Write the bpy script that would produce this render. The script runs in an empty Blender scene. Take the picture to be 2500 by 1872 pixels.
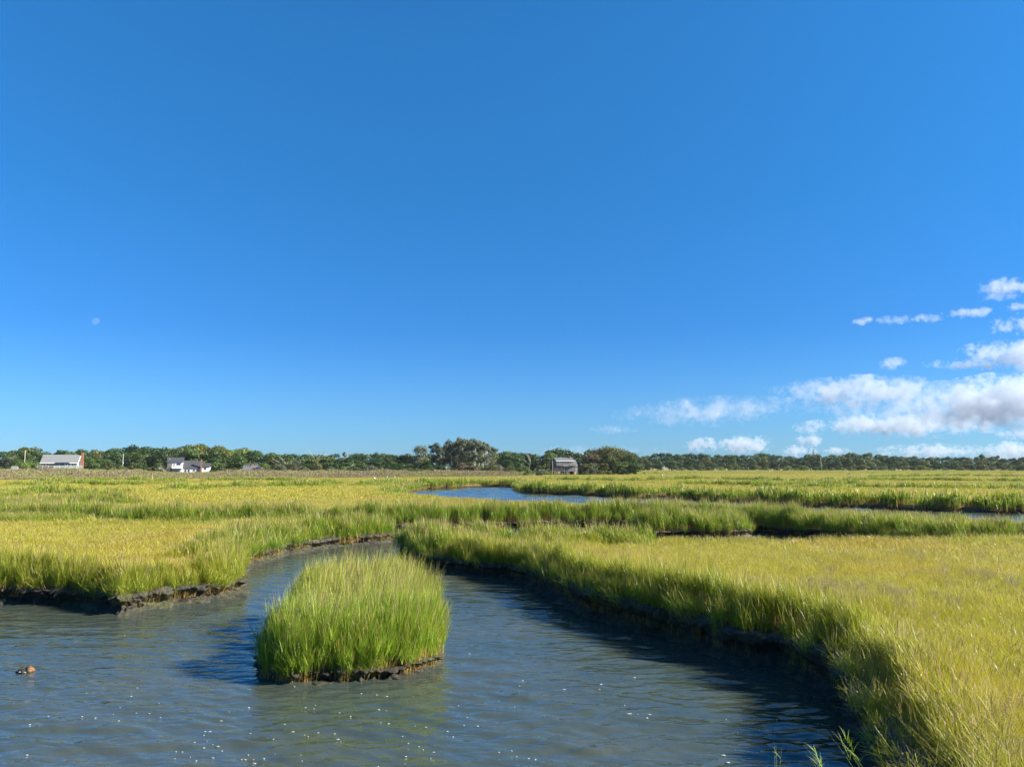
import bpy, math, random
import numpy as np
from mathutils import Vector, Matrix

S = bpy.context.scene
COL = S.collection
R = math.radians
rng = np.random.default_rng(11)
random.seed(11)

# ------------------------------------------------------------------ camera
CAM_H = 4.4                      # eye height above the creek
F = 1887.2                       # focal length in pixels of a 2500 px wide picture
PITCH = math.atan(83 / 773)
cd = bpy.data.cameras.new("camera")
cd.sensor_width = 36
cd.lens = 36 * F / 2500
cd.clip_start = 0.1
cd.clip_end = 80000
cam = bpy.data.objects.new("camera", cd)
COL.objects.link(cam)
cam.location = (0, 0, CAM_H)
cam.rotation_euler = (math.pi / 2 + PITCH, 0, 0)
S.camera = cam

# ------------------------------------------------------------------ sky, sun, exposure
SUN_EL, SUN_AZ = R(31), R(97)    # azimuth measured clockwise from the view direction (+Y)
SKY_STRENGTH = 0.0915
SUN_STRENGTH = 5.0
W = bpy.data.worlds.new("World")
S.world = W
W.use_nodes = True
wt = W.node_tree
wt.nodes.clear()
sky = wt.nodes.new("ShaderNodeTexSky")
sky.sky_type = 'NISHITA'
sky.sun_disc = False
sky.sun_elevation = SUN_EL
sky.sun_rotation = SUN_AZ
sky.air_density = 1.0
sky.dust_density = 0.3
sky.ozone_density = 3.0
hsv = wt.nodes.new("ShaderNodeHueSaturation")
hsv.inputs['Saturation'].default_value = 1.05
hsv.inputs['Value'].default_value = 1.0
bg = wt.nodes.new("ShaderNodeBackground")
bg.inputs['Strength'].default_value = SKY_STRENGTH
wo = wt.nodes.new("ShaderNodeOutputWorld")
wt.links.new(sky.outputs[0], hsv.inputs['Color'])
tint = wt.nodes.new("ShaderNodeMix")
tint.data_type = 'RGBA'
tint.blend_type = 'MULTIPLY'
tint.inputs[0].default_value = 1.0
# the deep, cool blue of the picture: the tint changes a little with height above the horizon
tcw = wt.nodes.new("ShaderNodeTexCoord")
sepw = wt.nodes.new("ShaderNodeSeparateXYZ")
wt.links.new(tcw.outputs['Generated'], sepw.inputs[0])
ramp = wt.nodes.new("ShaderNodeValToRGB")
wt.links.new(sepw.outputs[2], ramp.inputs[0])
TINTS = [(0.0, (0.160, 0.330, 0.625)), (0.08, (0.152, 0.330, 0.570)), (0.17, (0.106, 0.316, 0.560)),
         (0.32, (0.104, 0.388, 0.605)), (0.50, (0.124, 0.470, 0.690)), (1.0, (0.175, 0.525, 0.725))]
while len(ramp.color_ramp.elements) < len(TINTS):
    ramp.color_ramp.elements.new(0.5)
for el_, (p_, c_) in zip(ramp.color_ramp.elements, TINTS):
    el_.position = p_
    el_.color = (*c_, 1)
wt.links.new(ramp.outputs[0], tint.inputs[7])
wt.links.new(hsv.outputs[0], tint.inputs[6])
wt.links.new(tint.outputs[2], bg.inputs['Color'])
wt.links.new(bg.outputs[0], wo.inputs['Surface'])

sl = bpy.data.lights.new("sun", 'SUN')
sl.energy = SUN_STRENGTH
sl.angle = R(0.53)
sl.color = (1.0, 0.93, 0.80)
so = bpy.data.objects.new("sun", sl)
COL.objects.link(so)
sdir = Vector((math.sin(SUN_AZ) * math.cos(SUN_EL), math.cos(SUN_AZ) * math.cos(SUN_EL), math.sin(SUN_EL)))
so.rotation_euler = sdir.to_track_quat('Z', 'Y').to_euler()
so.location = sdir * 50

S.view_settings.view_transform = 'Standard'
S.view_settings.look = 'None'
S.view_settings.exposure = 1.63
S.view_settings.gamma = 1.0
S.render.engine = 'CYCLES'
S.cycles.max_bounces = 12
S.cycles.diffuse_bounces = 3
S.cycles.glossy_bounces = 3
S.cycles.transmission_bounces = 3
S.cycles.transparent_max_bounces = 8
S.cycles.volume_bounces = 10
S.cycles.use_denoising = True
S.cycles.caustics_reflective = False
S.cycles.caustics_refractive = False


# ------------------------------------------------------------------ helpers
def at(u, v, z=0.0):
    """point where the ray through photo pixel (u, v) meets the level z"""
    dx, dz = (u - 1250) / F, (936 - v) / F
    y = math.cos(PITCH) - dz * math.sin(PITCH)
    zz = math.sin(PITCH) + dz * math.cos(PITCH)
    t = (z - CAM_H) / zz
    return (dx * t, y * t)


def at_d(u, v, D):
    """point on the ray through (u, v) at forward distance D"""
    dx, dz = (u - 1250) / F, (936 - v) / F
    y = math.cos(PITCH) - dz * math.sin(PITCH)
    zz = math.sin(PITCH) + dz * math.cos(PITCH)
    t = D / y
    return Vector((dx * t, D, CAM_H + zz * t))


K = 4.4 / 3.6


def wk(*pts):
    return [(x * K, y * K) for x, y in pts]


def tag(o, label=None, cat=None, group=None, kind=None):
    if label: o['label'] = label
    if cat: o['category'] = cat
    if group: o['group'] = group
    if kind: o['kind'] = kind
    return o


def empty(name, loc, rz=0.0):
    o = bpy.data.objects.new(name, None)
    COL.objects.link(o)
    o.location = loc
    o.rotation_euler = (0, 0, rz)
    o.empty_display_size = 0.5
    return o


def link(name, mesh, parent=None):
    o = bpy.data.objects.new(name, mesh)
    COL.objects.link(o)
    if parent is not None:
        o.parent = parent
    return o


def np_mesh(name, V, quads=None, tris=None, mat=None, smooth=False, attrs=None):
    """mesh from numpy arrays; attrs: name -> float array per vertex"""
    me = bpy.data.meshes.new(name)
    V = np.asarray(V, np.float32)
    q = np.zeros((0, 4), np.int32) if quads is None or len(quads) == 0 else np.asarray(quads, np.int32)
    t = np.zeros((0, 3), np.int32) if tris is None or len(tris) == 0 else np.asarray(tris, np.int32)
    me.vertices.add(len(V))
    me.vertices.foreach_set("co", V.ravel())
    nl = len(q) * 4 + len(t) * 3
    if nl:
        me.loops.add(nl)
        me.loops.foreach_set("vertex_index", np.concatenate([q.ravel(), t.ravel()]).astype(np.int32))
        me.polygons.add(len(q) + len(t))
        st = np.concatenate([np.arange(len(q)) * 4, len(q) * 4 + np.arange(len(t)) * 3]).astype(np.int32)
        me.polygons.foreach_set("loop_start", st)
        if smooth:
            me.polygons.foreach_set("use_smooth", np.ones(len(q) + len(t), bool))
    for k, a in (attrs or {}).items():
        at_ = me.attributes.new(k, 'FLOAT', 'POINT')
        at_.data.foreach_set("value", np.asarray(a, np.float32).ravel())
    me.update(calc_edges=True)
    if mat is not None:
        me.materials.append(mat)
    return me


class MB:
    """collects boxes, prisms and tubes and links them as one mesh object"""
    def __init__(self):
        self.v, self.f = [], []

    def add(self, vs, fs):
        n = len(self.v)
        self.v += [tuple(p) for p in vs]
        self.f += [tuple(i + n for i in f) for f in fs]
        return self

    def box(self, x0, x1, y0, y1, z0, z1):
        vs = [(x, y, z) for z in (z0, z1) for y in (y0, y1) for x in (x0, x1)]
        return self.add(vs, [(0, 2, 3, 1), (4, 5, 7, 6), (0, 1, 5, 4), (2, 6, 7, 3), (0, 4, 6, 2), (1, 3, 7, 5)])

    def prism(self, poly, axis, a, b):
        """poly in the plane across axis ('x': (y,z); 'y': (x,z); 'z': (x,y)), from a to b"""
        def P(p, t):
            return {'x': (t, p[0], p[1]), 'y': (p[0], t, p[1]), 'z': (p[0], p[1], t)}[axis]
        n = len(poly)
        vs = [P(p, a) for p in poly] + [P(p, b) for p in poly]
        fs = [tuple(range(n)), tuple(range(2 * n - 1, n - 1, -1))]
        fs += [(i, i + n, (i + 1) % n + n, (i + 1) % n) for i in range(n)]
        return self.add(vs, fs)

    def tube(self, pts, rad, sides=6):
        pts = [Vector(p) for p in pts]
        vs, fs = [], []
        for i, p in enumerate(pts):
            d = (pts[min(i + 1, len(pts) - 1)] - pts[max(i - 1, 0)]).normalized()
            a = d.orthogonal().normalized() if abs(d.z) < 0.9 else d.cross(Vector((0, 1, 0))).normalized()
            b = d.cross(a)
            for k in range(sides):
                t = 2 * math.pi * k / sides
                vs.append(p + (a * math.cos(t) + b * math.sin(t)) * rad[i])
        for i in range(len(pts) - 1):
            for k in range(sides):
                k2 = (k + 1) % sides
                fs.append((i * sides + k, i * sides + k2, (i + 1) * sides + k2, (i + 1) * sides + k))
        fs.append(tuple(range(sides))[::-1])
        fs.append(tuple((len(pts) - 1) * sides + k for k in range(sides)))
        return self.add(vs, fs)

    def bar(self, p, q, r=0.05, sides=4):
        return self.tube([p, q], [r, r], sides)

    def mesh(self, name, mat, smooth=False):
        me = bpy.data.meshes.new(name)
        me.from_pydata(self.v, [], self.f)
        me.materials.append(mat)
        import bmesh
        bm = bmesh.new()
        bm.from_mesh(me)
        bmesh.ops.recalc_face_normals(bm, faces=bm.faces)
        bm.to_mesh(me)
        bm.free()
        if smooth:
            me.polygons.foreach_set("use_smooth", np.ones(len(me.polygons), bool))
        return me

    def build(self, name, mat, parent=None, smooth=False):
        return link(name, self.mesh(name, mat, smooth), parent)


# value noise in numpy
_perm = rng.random((256, 256)).astype(np.float32)


def vnoise(x, y, scale=1.0, seed=0):
    x = np.asarray(x, np.float64) / scale + seed * 17.3
    y = np.asarray(y, np.float64) / scale + seed * 9.1
    xi, yi = np.floor(x).astype(int), np.floor(y).astype(int)
    fx, fy = x - xi, y - yi
    fx, fy = fx * fx * (3 - 2 * fx), fy * fy * (3 - 2 * fy)
    g = lambda a, b: _perm[a & 255, b & 255]
    return (g(xi, yi) * (1 - fx) + g(xi + 1, yi) * fx) * (1 - fy) + (g(xi, yi + 1) * (1 - fx) + g(xi + 1, yi + 1) * fx) * fy


def fbm(x, y, scale=1.0, seed=0, o=3):
    r, a, t = 0, 0.5, 0
    for i in range(o):
        r = r + a * vnoise(x, y, scale / 2 ** i, seed + i * 3)
        t += a
        a *= 0.5
    return r / t


def sstep(a, b, x):
    t = np.clip((x - a) / (b - a), 0, 1)
    return t * t * (3 - 2 * t)


# ------------------------------------------------------------------ materials
def new_mat(name):
    m = bpy.data.materials.new(name)
    m.use_nodes = True
    nt = m.node_tree
    b = nt.nodes["Principled BSDF"]
    return m, nt, b


def noise_node(nt, scale, detail=4, rough=0.55, coord=None, dist=0.0):
    n = nt.nodes.new("ShaderNodeTexNoise")
    n.inputs['Scale'].default_value = scale
    n.inputs['Detail'].default_value = detail
    n.inputs['Roughness'].default_value = rough
    n.inputs['Distortion'].default_value = dist
    if coord is not None:
        nt.links.new(coord, n.inputs['Vector'])
    return n


def mix_rgb(nt, fac, a, b, mode='MIX'):
    n = nt.nodes.new("ShaderNodeMix")
    n.data_type = 'RGBA'
    n.blend_type = mode
    for sock, val in ((n.inputs['Factor'], fac), (n.inputs['A'], a), (n.inputs['B'], b)):
        pass
    fa, ca, cb = n.inputs[0], n.inputs[6], n.inputs[7]
    for sock, val in ((fa, fac), (ca, a), (cb, b)):
        if isinstance(val, (int, float)):
            sock.default_value = val
        elif isinstance(val, tuple):
            sock.default_value = (*val, 1) if len(val) == 3 else val
        else:
            nt.links.new(val, sock)
    return n.outputs[2]


def map_range(nt, val, a, b, c=0.0, d=1.0):
    n = nt.nodes.new("ShaderNodeMapRange")
    nt.links.new(val, n.inputs[0])
    for i, x in enumerate((a, b, c, d)):
        n.inputs[i + 1].default_value = x
    return n.outputs[0]


def math_node(nt, op, a, b=None, clamp=False):
    n = nt.nodes.new("ShaderNodeMath")
    n.operation = op
    n.use_clamp = clamp
    for i, x in enumerate((a, b)):
        if x is None: continue
        if isinstance(x, (int, float)): n.inputs[i].default_value = x
        else: nt.links.new(x, n.inputs[i])
    return n.outputs[0]


def attr_node(nt, name, typ='GEOMETRY'):
    n = nt.nodes.new("ShaderNodeAttribute")
    n.attribute_name = name
    n.attribute_type = typ
    return n.outputs['Fac']


def wpos(nt):
    return nt.nodes.new("ShaderNodeNewGeometry").outputs['Position']


def simple(name, col, rough=0.8, var=0.15, scale=2.0, bump=0.0, spec=0.3, metal=0.0):
    m, nt, b = new_mat(name)
    tc = nt.nodes.new("ShaderNodeTexCoord").outputs['Object']
    n = noise_node(nt, scale, 5, 0.6, tc)
    f = map_range(nt, n.outputs[0], 0.3, 0.7, 1 - var, 1 + var)
    c = mix_rgb(nt, 1.0, col, f, 'MULTIPLY')
    nt.links.new(c, b.inputs['Base Color'])
    b.inputs['Roughness'].default_value = rough
    b.inputs['Specular IOR Level'].default_value = spec
    b.inputs['Metallic'].default_value = metal
    if bump:
        bp = nt.nodes.new("ShaderNodeBump")
        bp.inputs['Strength'].default_value = bump
        nt.links.new(n.outputs[0], bp.inputs['Height'])
        nt.links.new(bp.outputs[0], b.inputs['Normal'])
    return m


def leaf_shader(nt, b, col, trans=0.35, rough=0.5, spec=0.25):
    """thin leaf: principled plus translucent light through the blade"""
    nt.links.new(col, b.inputs['Base Color'])
    b.inputs['Roughness'].default_value = rough
    b.inputs['Specular IOR Level'].default_value = spec
    tr = nt.nodes.new("ShaderNodeBsdfTranslucent")
    nt.links.new(col, tr.inputs['Color'])
    mx = nt.nodes.new("ShaderNodeMixShader")
    mx.inputs[0].default_value = trans
    nt.links.new(b.outputs[0], mx.inputs[1])
    nt.links.new(tr.outputs[0], mx.inputs[2])
    out = [n for n in nt.nodes if n.type == 'OUTPUT_MATERIAL'][0]
    nt.links.new(mx.outputs[0], out.inputs['Surface'])


def grass_mat(name, typ, straw=(0.40, 0.26, 0.085), green=(0.140, 0.25, 0.017), yellow=(0.41, 0.40, 0.022),
              ochre=(0.45, 0.31, 0.035), seed=(0.36, 0.27, 0.13), tipc=(0.39, 0.365, 0.045), tipf=0.72):
    """hgt runs 0 (foot) to 1 (tip), 1.3 on seed heads; green / straw amounts come with each tuft"""
    m, nt, b = new_mat(name)
    h = attr_node(nt, 'hgt')
    r = attr_node(nt, 'rnd')
    g = attr_node(nt, 'green', typ)
    P = wpos(nt)
    n1 = noise_node(nt, 0.09, 3, 0.6, P)
    n2 = noise_node(nt, 0.35, 2, 0.5, P)
    # meadow colour: yellow green with ochre patches
    patch = map_range(nt, n1.outputs[0], 0.50, 0.68)
    mead = mix_rgb(nt, patch, yellow, ochre)
    gp = map_range(nt, n2.outputs[0], 0.42, 0.66, 0.0, 0.5)
    mead = mix_rgb(nt, gp, mead, (0.22, 0.27, 0.032))
    body = mix_rgb(nt, g, mead, green)
    # tips a little drier, feet straw
    tip = math_node(nt, 'MULTIPLY', map_range(nt, h, 0.5, 0.95, 0.0, tipf), map_range(nt, g, 0.3, 1.0, 1.0, 0.5))
    body = mix_rgb(nt, tip, body, tipc)
    foot = map_range(nt, h, 0.10, 0.42, 0.95, 0.0)
    body = mix_rgb(nt, foot, body, straw)
    sd = map_range(nt, h, 1.05, 1.25)
    body = mix_rgb(nt, sd, body, seed)
    # blade to blade differences
    dry = map_range(nt, r, 0.82, 0.95, 0.0, 0.75)
    body = mix_rgb(nt, dry, body, straw)
    v = map_range(nt, r, 0.0, 0.85, 0.62, 1.32)
    body = mix_rgb(nt, 1.0, body, v, 'MULTIPLY')
    leaf_shader(nt, b, body, 0.42, 0.40, 0.3)
    return m


M_GRASS = grass_mat("cordgrass_blades", 'INSTANCER')
M_GRASS_SOLID = grass_mat("cordgrass_blades_islet", 'GEOMETRY', green=(0.225, 0.36, 0.028), tipc=(0.42, 0.43, 0.065), tipf=0.6, straw=(0.48, 0.31, 0.10))


def reed_mat():
    m, nt, b = new_mat("reed_stand")
    h = attr_node(nt, 'hgt')
    r = attr_node(nt, 'rnd')
    P = wpos(nt)
    n1 = noise_node(nt, 0.05, 3, 0.6, P)
    pl = map_range(nt, n1.outputs[0], 0.38, 0.62)
    plume = mix_rgb(nt, pl, (0.225, 0.170, 0.105), (0.23, 0.22, 0.085))
    leafc = mix_rgb(nt, pl, (0.17, 0.20, 0.05), (0.23, 0.21, 0.06))
    c = mix_rgb(nt, map_range(nt, h, 0.6, 0.95), leafc, plume)
    c = mix_rgb(nt, map_range(nt, h, 0.1, 0.35, 0.8, 0.0), c, (0.23, 0.19, 0.07))
    c = mix_rgb(nt, 1.0, c, map_range(nt, r, 0, 1, 0.65, 1.3), 'MULTIPLY')
    leaf_shader(nt, b, c, 0.3, 0.6, 0.2)
    return m


M_REED = reed_mat()


def ground_mat():
    m, nt, b = new_mat("marsh_soil")
    P = wpos(nt)
    n = noise_node(nt, 1.3, 6, 0.65, P)
    n2 = noise_node(nt, 0.06, 3, 0.6, P)
    c = mix_rgb(nt, map_range(nt, n.outputs[0], 0.35, 0.65), (0.045, 0.038, 0.02), (0.12, 0.105, 0.04))
    sp = nt.nodes.new("ShaderNodeSeparateXYZ")
    nt.links.new(P, sp.inputs[0])
    thatch = mix_rgb(nt, map_range(nt, n2.outputs[0], 0.4, 0.65), (0.20, 0.18, 0.035), (0.22, 0.15, 0.04))
    c = mix_rgb(nt, map_range(nt, sp.outputs[2], 0.40, 0.52, 0.0, 0.75), c, thatch)
    # wet mud below the tide mark
    c = mix_rgb(nt, map_range(nt, sp.outputs[2], 0.18, 0.45, 1.0, 0.0), c, (0.014, 0.012, 0.008))
    nt.links.new(c, b.inputs['Base Color'])
    nt.links.new(map_range(nt, sp.outputs[2], 0.1, 0.45, 0.4, 0.9), b.inputs['Roughness'])
    bp = nt.nodes.new("ShaderNodeBump")
    bp.inputs['Strength'].default_value = 0.6
    bp.inputs['Distance'].default_value = 0.08
    nt.links.new(noise_node(nt, 9, 6, 0.65, P).outputs[0], bp.inputs['Height'])
    nt.links.new(bp.outputs[0], b.inputs['Normal'])
    return m


M_GROUND = ground_mat()


def mud_mat():
    m, nt, b = new_mat("bank_mud")
    P = wpos(nt)
    n = noise_node(nt, 4.5, 7, 0.7, P)
    n2 = noise_node(nt, 1.1, 3, 0.6, P)
    c = mix_rgb(nt, map_range(nt, n.outputs[0], 0.35, 0.68), (0.011, 0.009, 0.006), (0.045, 0.037, 0.021))
    c = mix_rgb(nt, map_range(nt, n2.outputs[0], 0.48, 0.62, 0.0, 0.65), c, (0.055, 0.062, 0.018))
    nt.links.new(c, b.inputs['Base Color'])
    b.inputs['Roughness'].default_value = 0.62
    bp = nt.nodes.new("ShaderNodeBump")
    bp.inputs['Strength'].default_value = 0.9
    bp.inputs['Distance'].default_value = 0.06
    nt.links.new(noise_node(nt, 16, 6, 0.7, P).outputs[0], bp.inputs['Height'])
    nt.links.new(bp.outputs[0], b.inputs['Normal'])
    return m


M_MUD = mud_mat()


def water_mat():
    m, nt, b = new_mat("creek_water")
    P = wpos(nt)
    nmud = noise_node(nt, 0.22, 3, 0.5, P)
    c = mix_rgb(nt, map_range(nt, nmud.outputs[0], 0.35, 0.65), (0.034, 0.050, 0.046), (0.050, 0.058, 0.042))
    nt.links.new(c, b.inputs['Base Color'])
    b.inputs['Roughness'].default_value = 0.045
    b.inputs['IOR'].default_value = 1.333
    b.inputs['Specular IOR Level'].default_value = 1.0

    def wave(rot, sx, sy, scale, detail, dist):
        mp = nt.nodes.new("ShaderNodeMapping")
        mp.inputs['Rotation'].default_value = (0, 0, rot)
        mp.inputs['Scale'].default_value = (sx, sy, 1)
        nt.links.new(P, mp.inputs['Vector'])
        return noise_node(nt, scale, detail, 0.5, mp.outputs[0], dist).outputs[0]
    w1 = wave(R(-10), 0.50, 1.6, 0.95, 2, 0.7)
    w2 = wave(R(14), 0.7, 1.9, 2.4, 2, 0.5)
    w3 = wave(R(-32), 0.35, 1.0, 0.8, 1, 0.3)
    h = math_node(nt, 'ADD', math_node(nt, 'MULTIPLY', w1, 0.6), math_node(nt, 'MULTIPLY', w2, 0.55))
    h = math_node(nt, 'ADD', h, math_node(nt, 'MULTIPLY', w3, 0.4))
    calm = map_range(nt, noise_node(nt, 0.16, 2, 0.5, P).outputs[0], 0.35, 0.65, 0.65, 1.1)
    h = math_node(nt, 'MULTIPLY', h, calm)
    spw = nt.nodes.new("ShaderNodeSeparateXYZ")
    nt.links.new(P, spw.inputs[0])
    h = math_node(nt, 'MULTIPLY', h, map_range(nt, spw.outputs[1], 30, 80, 1.0, 0.5))       # sheltered upper creek lies calmer
    bp = nt.nodes.new("ShaderNodeBump")
    bp.inputs['Strength'].default_value = 1.0
    bp.inputs['Distance'].default_value = 0.078
    nt.links.new(h, bp.inputs['Height'])
    nt.links.new(bp.outputs[0], b.inputs['Normal'])
    return m


M_WATER = water_mat()


def foliage_mat(name, a, c2, trans=0.3):
    m, nt, b = new_mat(name)
    oi = nt.nodes.new("ShaderNodeObjectInfo")
    P = wpos(nt)
    n = noise_node(nt, 0.45, 3, 0.6, P)
    c = mix_rgb(nt, map_range(nt, n.outputs[0], 0.35, 0.65), a, c2)
    r = attr_node(nt, 'rnd')
    c = mix_rgb(nt, 1.0, c, map_range(nt, r, 0, 1, 0.75, 1.25), 'MULTIPLY')
    hs = nt.nodes.new("ShaderNodeHueSaturation")
    nt.links.new(c, hs.inputs['Color'])
    nt.links.new(map_range(nt, oi.outputs['Random'], 0, 1, 0.475, 0.515), hs.inputs['Hue'])
    nt.links.new(map_range(nt, oi.outputs['Random'], 0, 1, 1.2, 0.75), hs.inputs['Value'])
    leaf_shader(nt, b, hs.outputs[0], trans, 0.5, 0.25)
    return m


M_FOL = {
    'deep': foliage_mat("foliage_deep_green", (0.026, 0.058, 0.014), (0.047, 0.090, 0.021)),
    'mid': foliage_mat("foliage_mid_green", (0.046, 0.090, 0.020), (0.076, 0.124, 0.028)),
    'olive': foliage_mat("foliage_olive", (0.075, 0.095, 0.022), (0.115, 0.120, 0.030)),
    'silver': foliage_mat("foliage_silver", (0.075, 0.100, 0.050), (0.130, 0.145, 0.085), 0.25),
    'brown': foliage_mat("foliage_brownish", (0.085, 0.075, 0.035), (0.120, 0.105, 0.050)),
    'bright': foliage_mat("foliage_bright_green", (0.100, 0.150, 0.026), (0.145, 0.185, 0.035)),
}
M_BARK = simple("bark", (0.14, 0.115, 0.085), 0.9, 0.3, 3)
M_PALEBARK = simple("pale_bark", (0.42, 0.38, 0.31), 0.85, 0.25, 3)
M_WHITE = simple("white_paint", (0.66, 0.64, 0.60), 0.6, 0.05, 1.5)
M_SHINGLE = simple("grey_shingle_wall", (0.125, 0.12, 0.118), 0.9, 0.22, 5)
M_ROOF_G = simple("pale_grey_roof", (0.155, 0.16, 0.16), 0.9, 0.10, 2)
M_ROOF_D = simple("charcoal_roof", (0.045, 0.047, 0.055), 0.85, 0.2, 2)
M_ROOF_M = simple("weathered_grey_roof", (0.105, 0.107, 0.12), 0.9, 0.22, 2)
M_BRICK = simple("brick", (0.22, 0.10, 0.065), 0.9, 0.25, 6)
M_GLASS = simple("window_glass", (0.03, 0.045, 0.065), 0.06, 0.1, 1, 0, 0.6)
M_DECK = simple("weathered_deck", (0.135, 0.125, 0.11), 0.9, 0.2, 4)
M_PANEL = simple("pale_railing_panel", (0.28, 0.33, 0.32), 0.35, 0.1, 1)
M_POLE = simple("weathered_pole", (0.33, 0.29, 0.22), 0.9, 0.2, 4)
M_LUMBER = simple("fresh_lumber", (0.42, 0.36, 0.21), 0.8, 0.12, 4)
M_BLACK = simple("black_legs_and_shade", (0.02, 0.02, 0.022), 0.5, 0.2, 2)
M_BOXGREY = simple("grey_box_panel", (0.55, 0.57, 0.58), 0.6, 0.08, 2)
M_FEATHER = simple("white_feathers", (0.82, 0.81, 0.76), 0.8, 0.04, 8)
M_BEAK = simple("yellow_beak", (0.60, 0.36, 0.05), 0.5, 0.05, 8)
M_FOAM = simple("foam", (0.36, 0.37, 0.36), 0.7, 0.08, 20)
M_SLATE = simple("steeple_slate", (0.22, 0.24, 0.27), 0.7, 0.1, 2)

# ------------------------------------------------------------------ shorelines
def catmull(pts, step, closed=True):
    P = np.array(pts, float)
    n = len(P)
    out = []
    for i in range(n if closed else n - 1):
        p0, p1, p2, p3 = (P[(i + k) % n] if closed else P[min(max(i + k, 0), n - 1)] for k in (-1, 0, 1, 2))
        L = np.linalg.norm(p2 - p1)
        for t in np.arange(0, 1, min(1.0, step / max(L, 1e-6))):
            out.append(0.5 * ((2 * p1) + (-p0 + p2) * t + (2 * p0 - 5 * p1 + 4 * p2 - p3) * t * t
                              + (-p0 + 3 * p1 - 3 * p2 + p3) * t ** 3))
    if not closed:
        out.append(P[-1])
    return np.array(out)


def jitter(P, amp, scale, seed):
    d = np.hypot(P[:, 0], P[:, 1])
    a = amp * np.clip(d / 25, 0.6, 2.5)
    dx = (fbm(P[:, 0], P[:, 1], scale, seed, 3) - 0.5) * 2
    dy = (fbm(P[:, 0], P[:, 1], scale, seed + 7, 3) - 0.5) * 2
    return P + np.stack([dx * a, dy * a], 1)


def px(*pts, z=0.0):
    return [at(u, v, z) for u, v in pts]


# main creek with the channel that turns right behind the peninsula
CREEK = (px((-500, 1478), (-150, 1474), (0, 1471), (136, 1476), (230, 1484), (286, 1492), (303, 1500), (362, 1489), (452, 1473),
            (542, 1459), (594, 1444), (590, 1416), (583, 1398), (596, 1386), (633, 1374), (687, 1356), (723, 1349),
            (780, 1340), (836, 1333), (900, 1327), (960, 1321))
         + wk((-5.6, 38.6), (-7.5, 40.6), (-12, 41.4), (-20, 41.2), (-20, 42.4), (-12, 43.2), (-6, 43.8), (-1, 45), (4, 46.3),
              (9, 46.5), (12.8, 44), (14.5, 40), (17, 36.5), (20, 34.5), (23.5, 33.5), (22, 32.4), (19, 32.0), (15, 31.2), (10, 30.9), (5, 31.2), (0, 32.0), (-3, 32.6))
         + px((981, 1343), (1010, 1368), (1049, 1384), (1117, 1400), (1171, 1405), (1240, 1412), (1290, 1428), (1329, 1447),
              (1375, 1472), (1423, 1495), (1500, 1522), (1582, 1546), (1700, 1582), (1800, 1618), (1925, 1640),
              (2025, 1690), (2092, 1765), (2130, 1850))
         + [(4.25, 8.0), (3.9, 5.5), (3.9, 2), (4, -6), (-60, -6), (-60, 18)])
FARCREEK = (px((1005, 1197.5), (1100, 1192), (1180, 1188.5), (1240, 1188.5), (1265, 1191), (1262, 1195), (1285, 1203), (1360, 1207),
               (1440, 1210), (1510, 1214), (1600, 1216.5), (1700, 1222), (1850, 1230), (2000, 1238), (2150, 1243), (2500, 1252.5))
            + wk((75, 58), (75, 20), (37, 31), (27, 39.3), (21.4, 43.3), (16.8, 46.6), (12.3, 50.6), (4.7, 58.5), (-1, 63.8), (-7, 73), (-12, 86)))
CLUMP = wk((6.4, 40.7), (7.4, 40.0), (9.2, 39.7), (11.2, 39.8), (12.3, 40.6), (12.0, 42.2), (10.0, 43.0), (7.6, 42.6))
# side ditches: (points, half width)
DITCH = [
    (wk((-20, 41.8), (-28, 43.5), (-36, 43), (-48, 47)), 0.75),
    (px((1150, 1187), (1060, 1183), (960, 1184), (900, 1190), z=.5), 0.9),
    (px((1360, 1176), (1560, 1178), (1700, 1174), (1850, 1177), (2000, 1180), (2200, 1177), (2540, 1181), z=.5), 1.1),
    (px((1880, 1195), (2050, 1196), (2300, 1199), (2540, 1201), z=.5), 1.3),
    (px((1700, 1188), (1860, 1191), (2080, 1188), z=.5), 1.0),
    (px((2150, 1168), (2350, 1165), (2540, 1167), z=.5), 1.2),
    (px((-40, 1222), (80, 1212), (180, 1216), (260, 1211), z=.5), 0.9),
    (px((-40, 1262), (60, 1252), (150, 1246), (260, 1240), z=.5), 0.6),
    (px((60, 1190), (160, 1186), (260, 1190), (380, 1184), z=.5), 1.0),
    (px((420, 1201), (560, 1196), (700, 1193), (800, 1188), z=.5), 0.8),
    (px((560, 1194), (640, 1190), (760, 1192), z=.5), 0.9),
    (px((520, 1178), (640, 1177), (720, 1180), z=.5), 0.9),
    (px((100, 1179), (260, 1177), (430, 1180), z=.5), 0.9),
]


def shore(pts, seed, step_near=0.3):
    P = catmull(pts, step_near)
    d = np.hypot(P[:, 0], P[:, 1])
    keep, acc = [0], 0.0
    for i in range(1, len(P)):      # coarser far away
        acc += np.linalg.norm(P[i] - P[i - 1])
        if acc >= np.clip(d[i] / 90, 0.28, 2.5):
            keep.append(i)
            acc = 0.0
    return jitter(P[keep], 0.2, 1.1, seed)


SH_CREEK = shore(CREEK, 1)
SH_FAR = shore(FARCREEK, 2, 0.8)
SH_CLUMP = shore(CLUMP, 3)
DL = [(jitter(catmull(p, 3.0, False), 0.5, 6, 20 + i), w) for i, (p, w) in enumerate(DITCH)]


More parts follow.
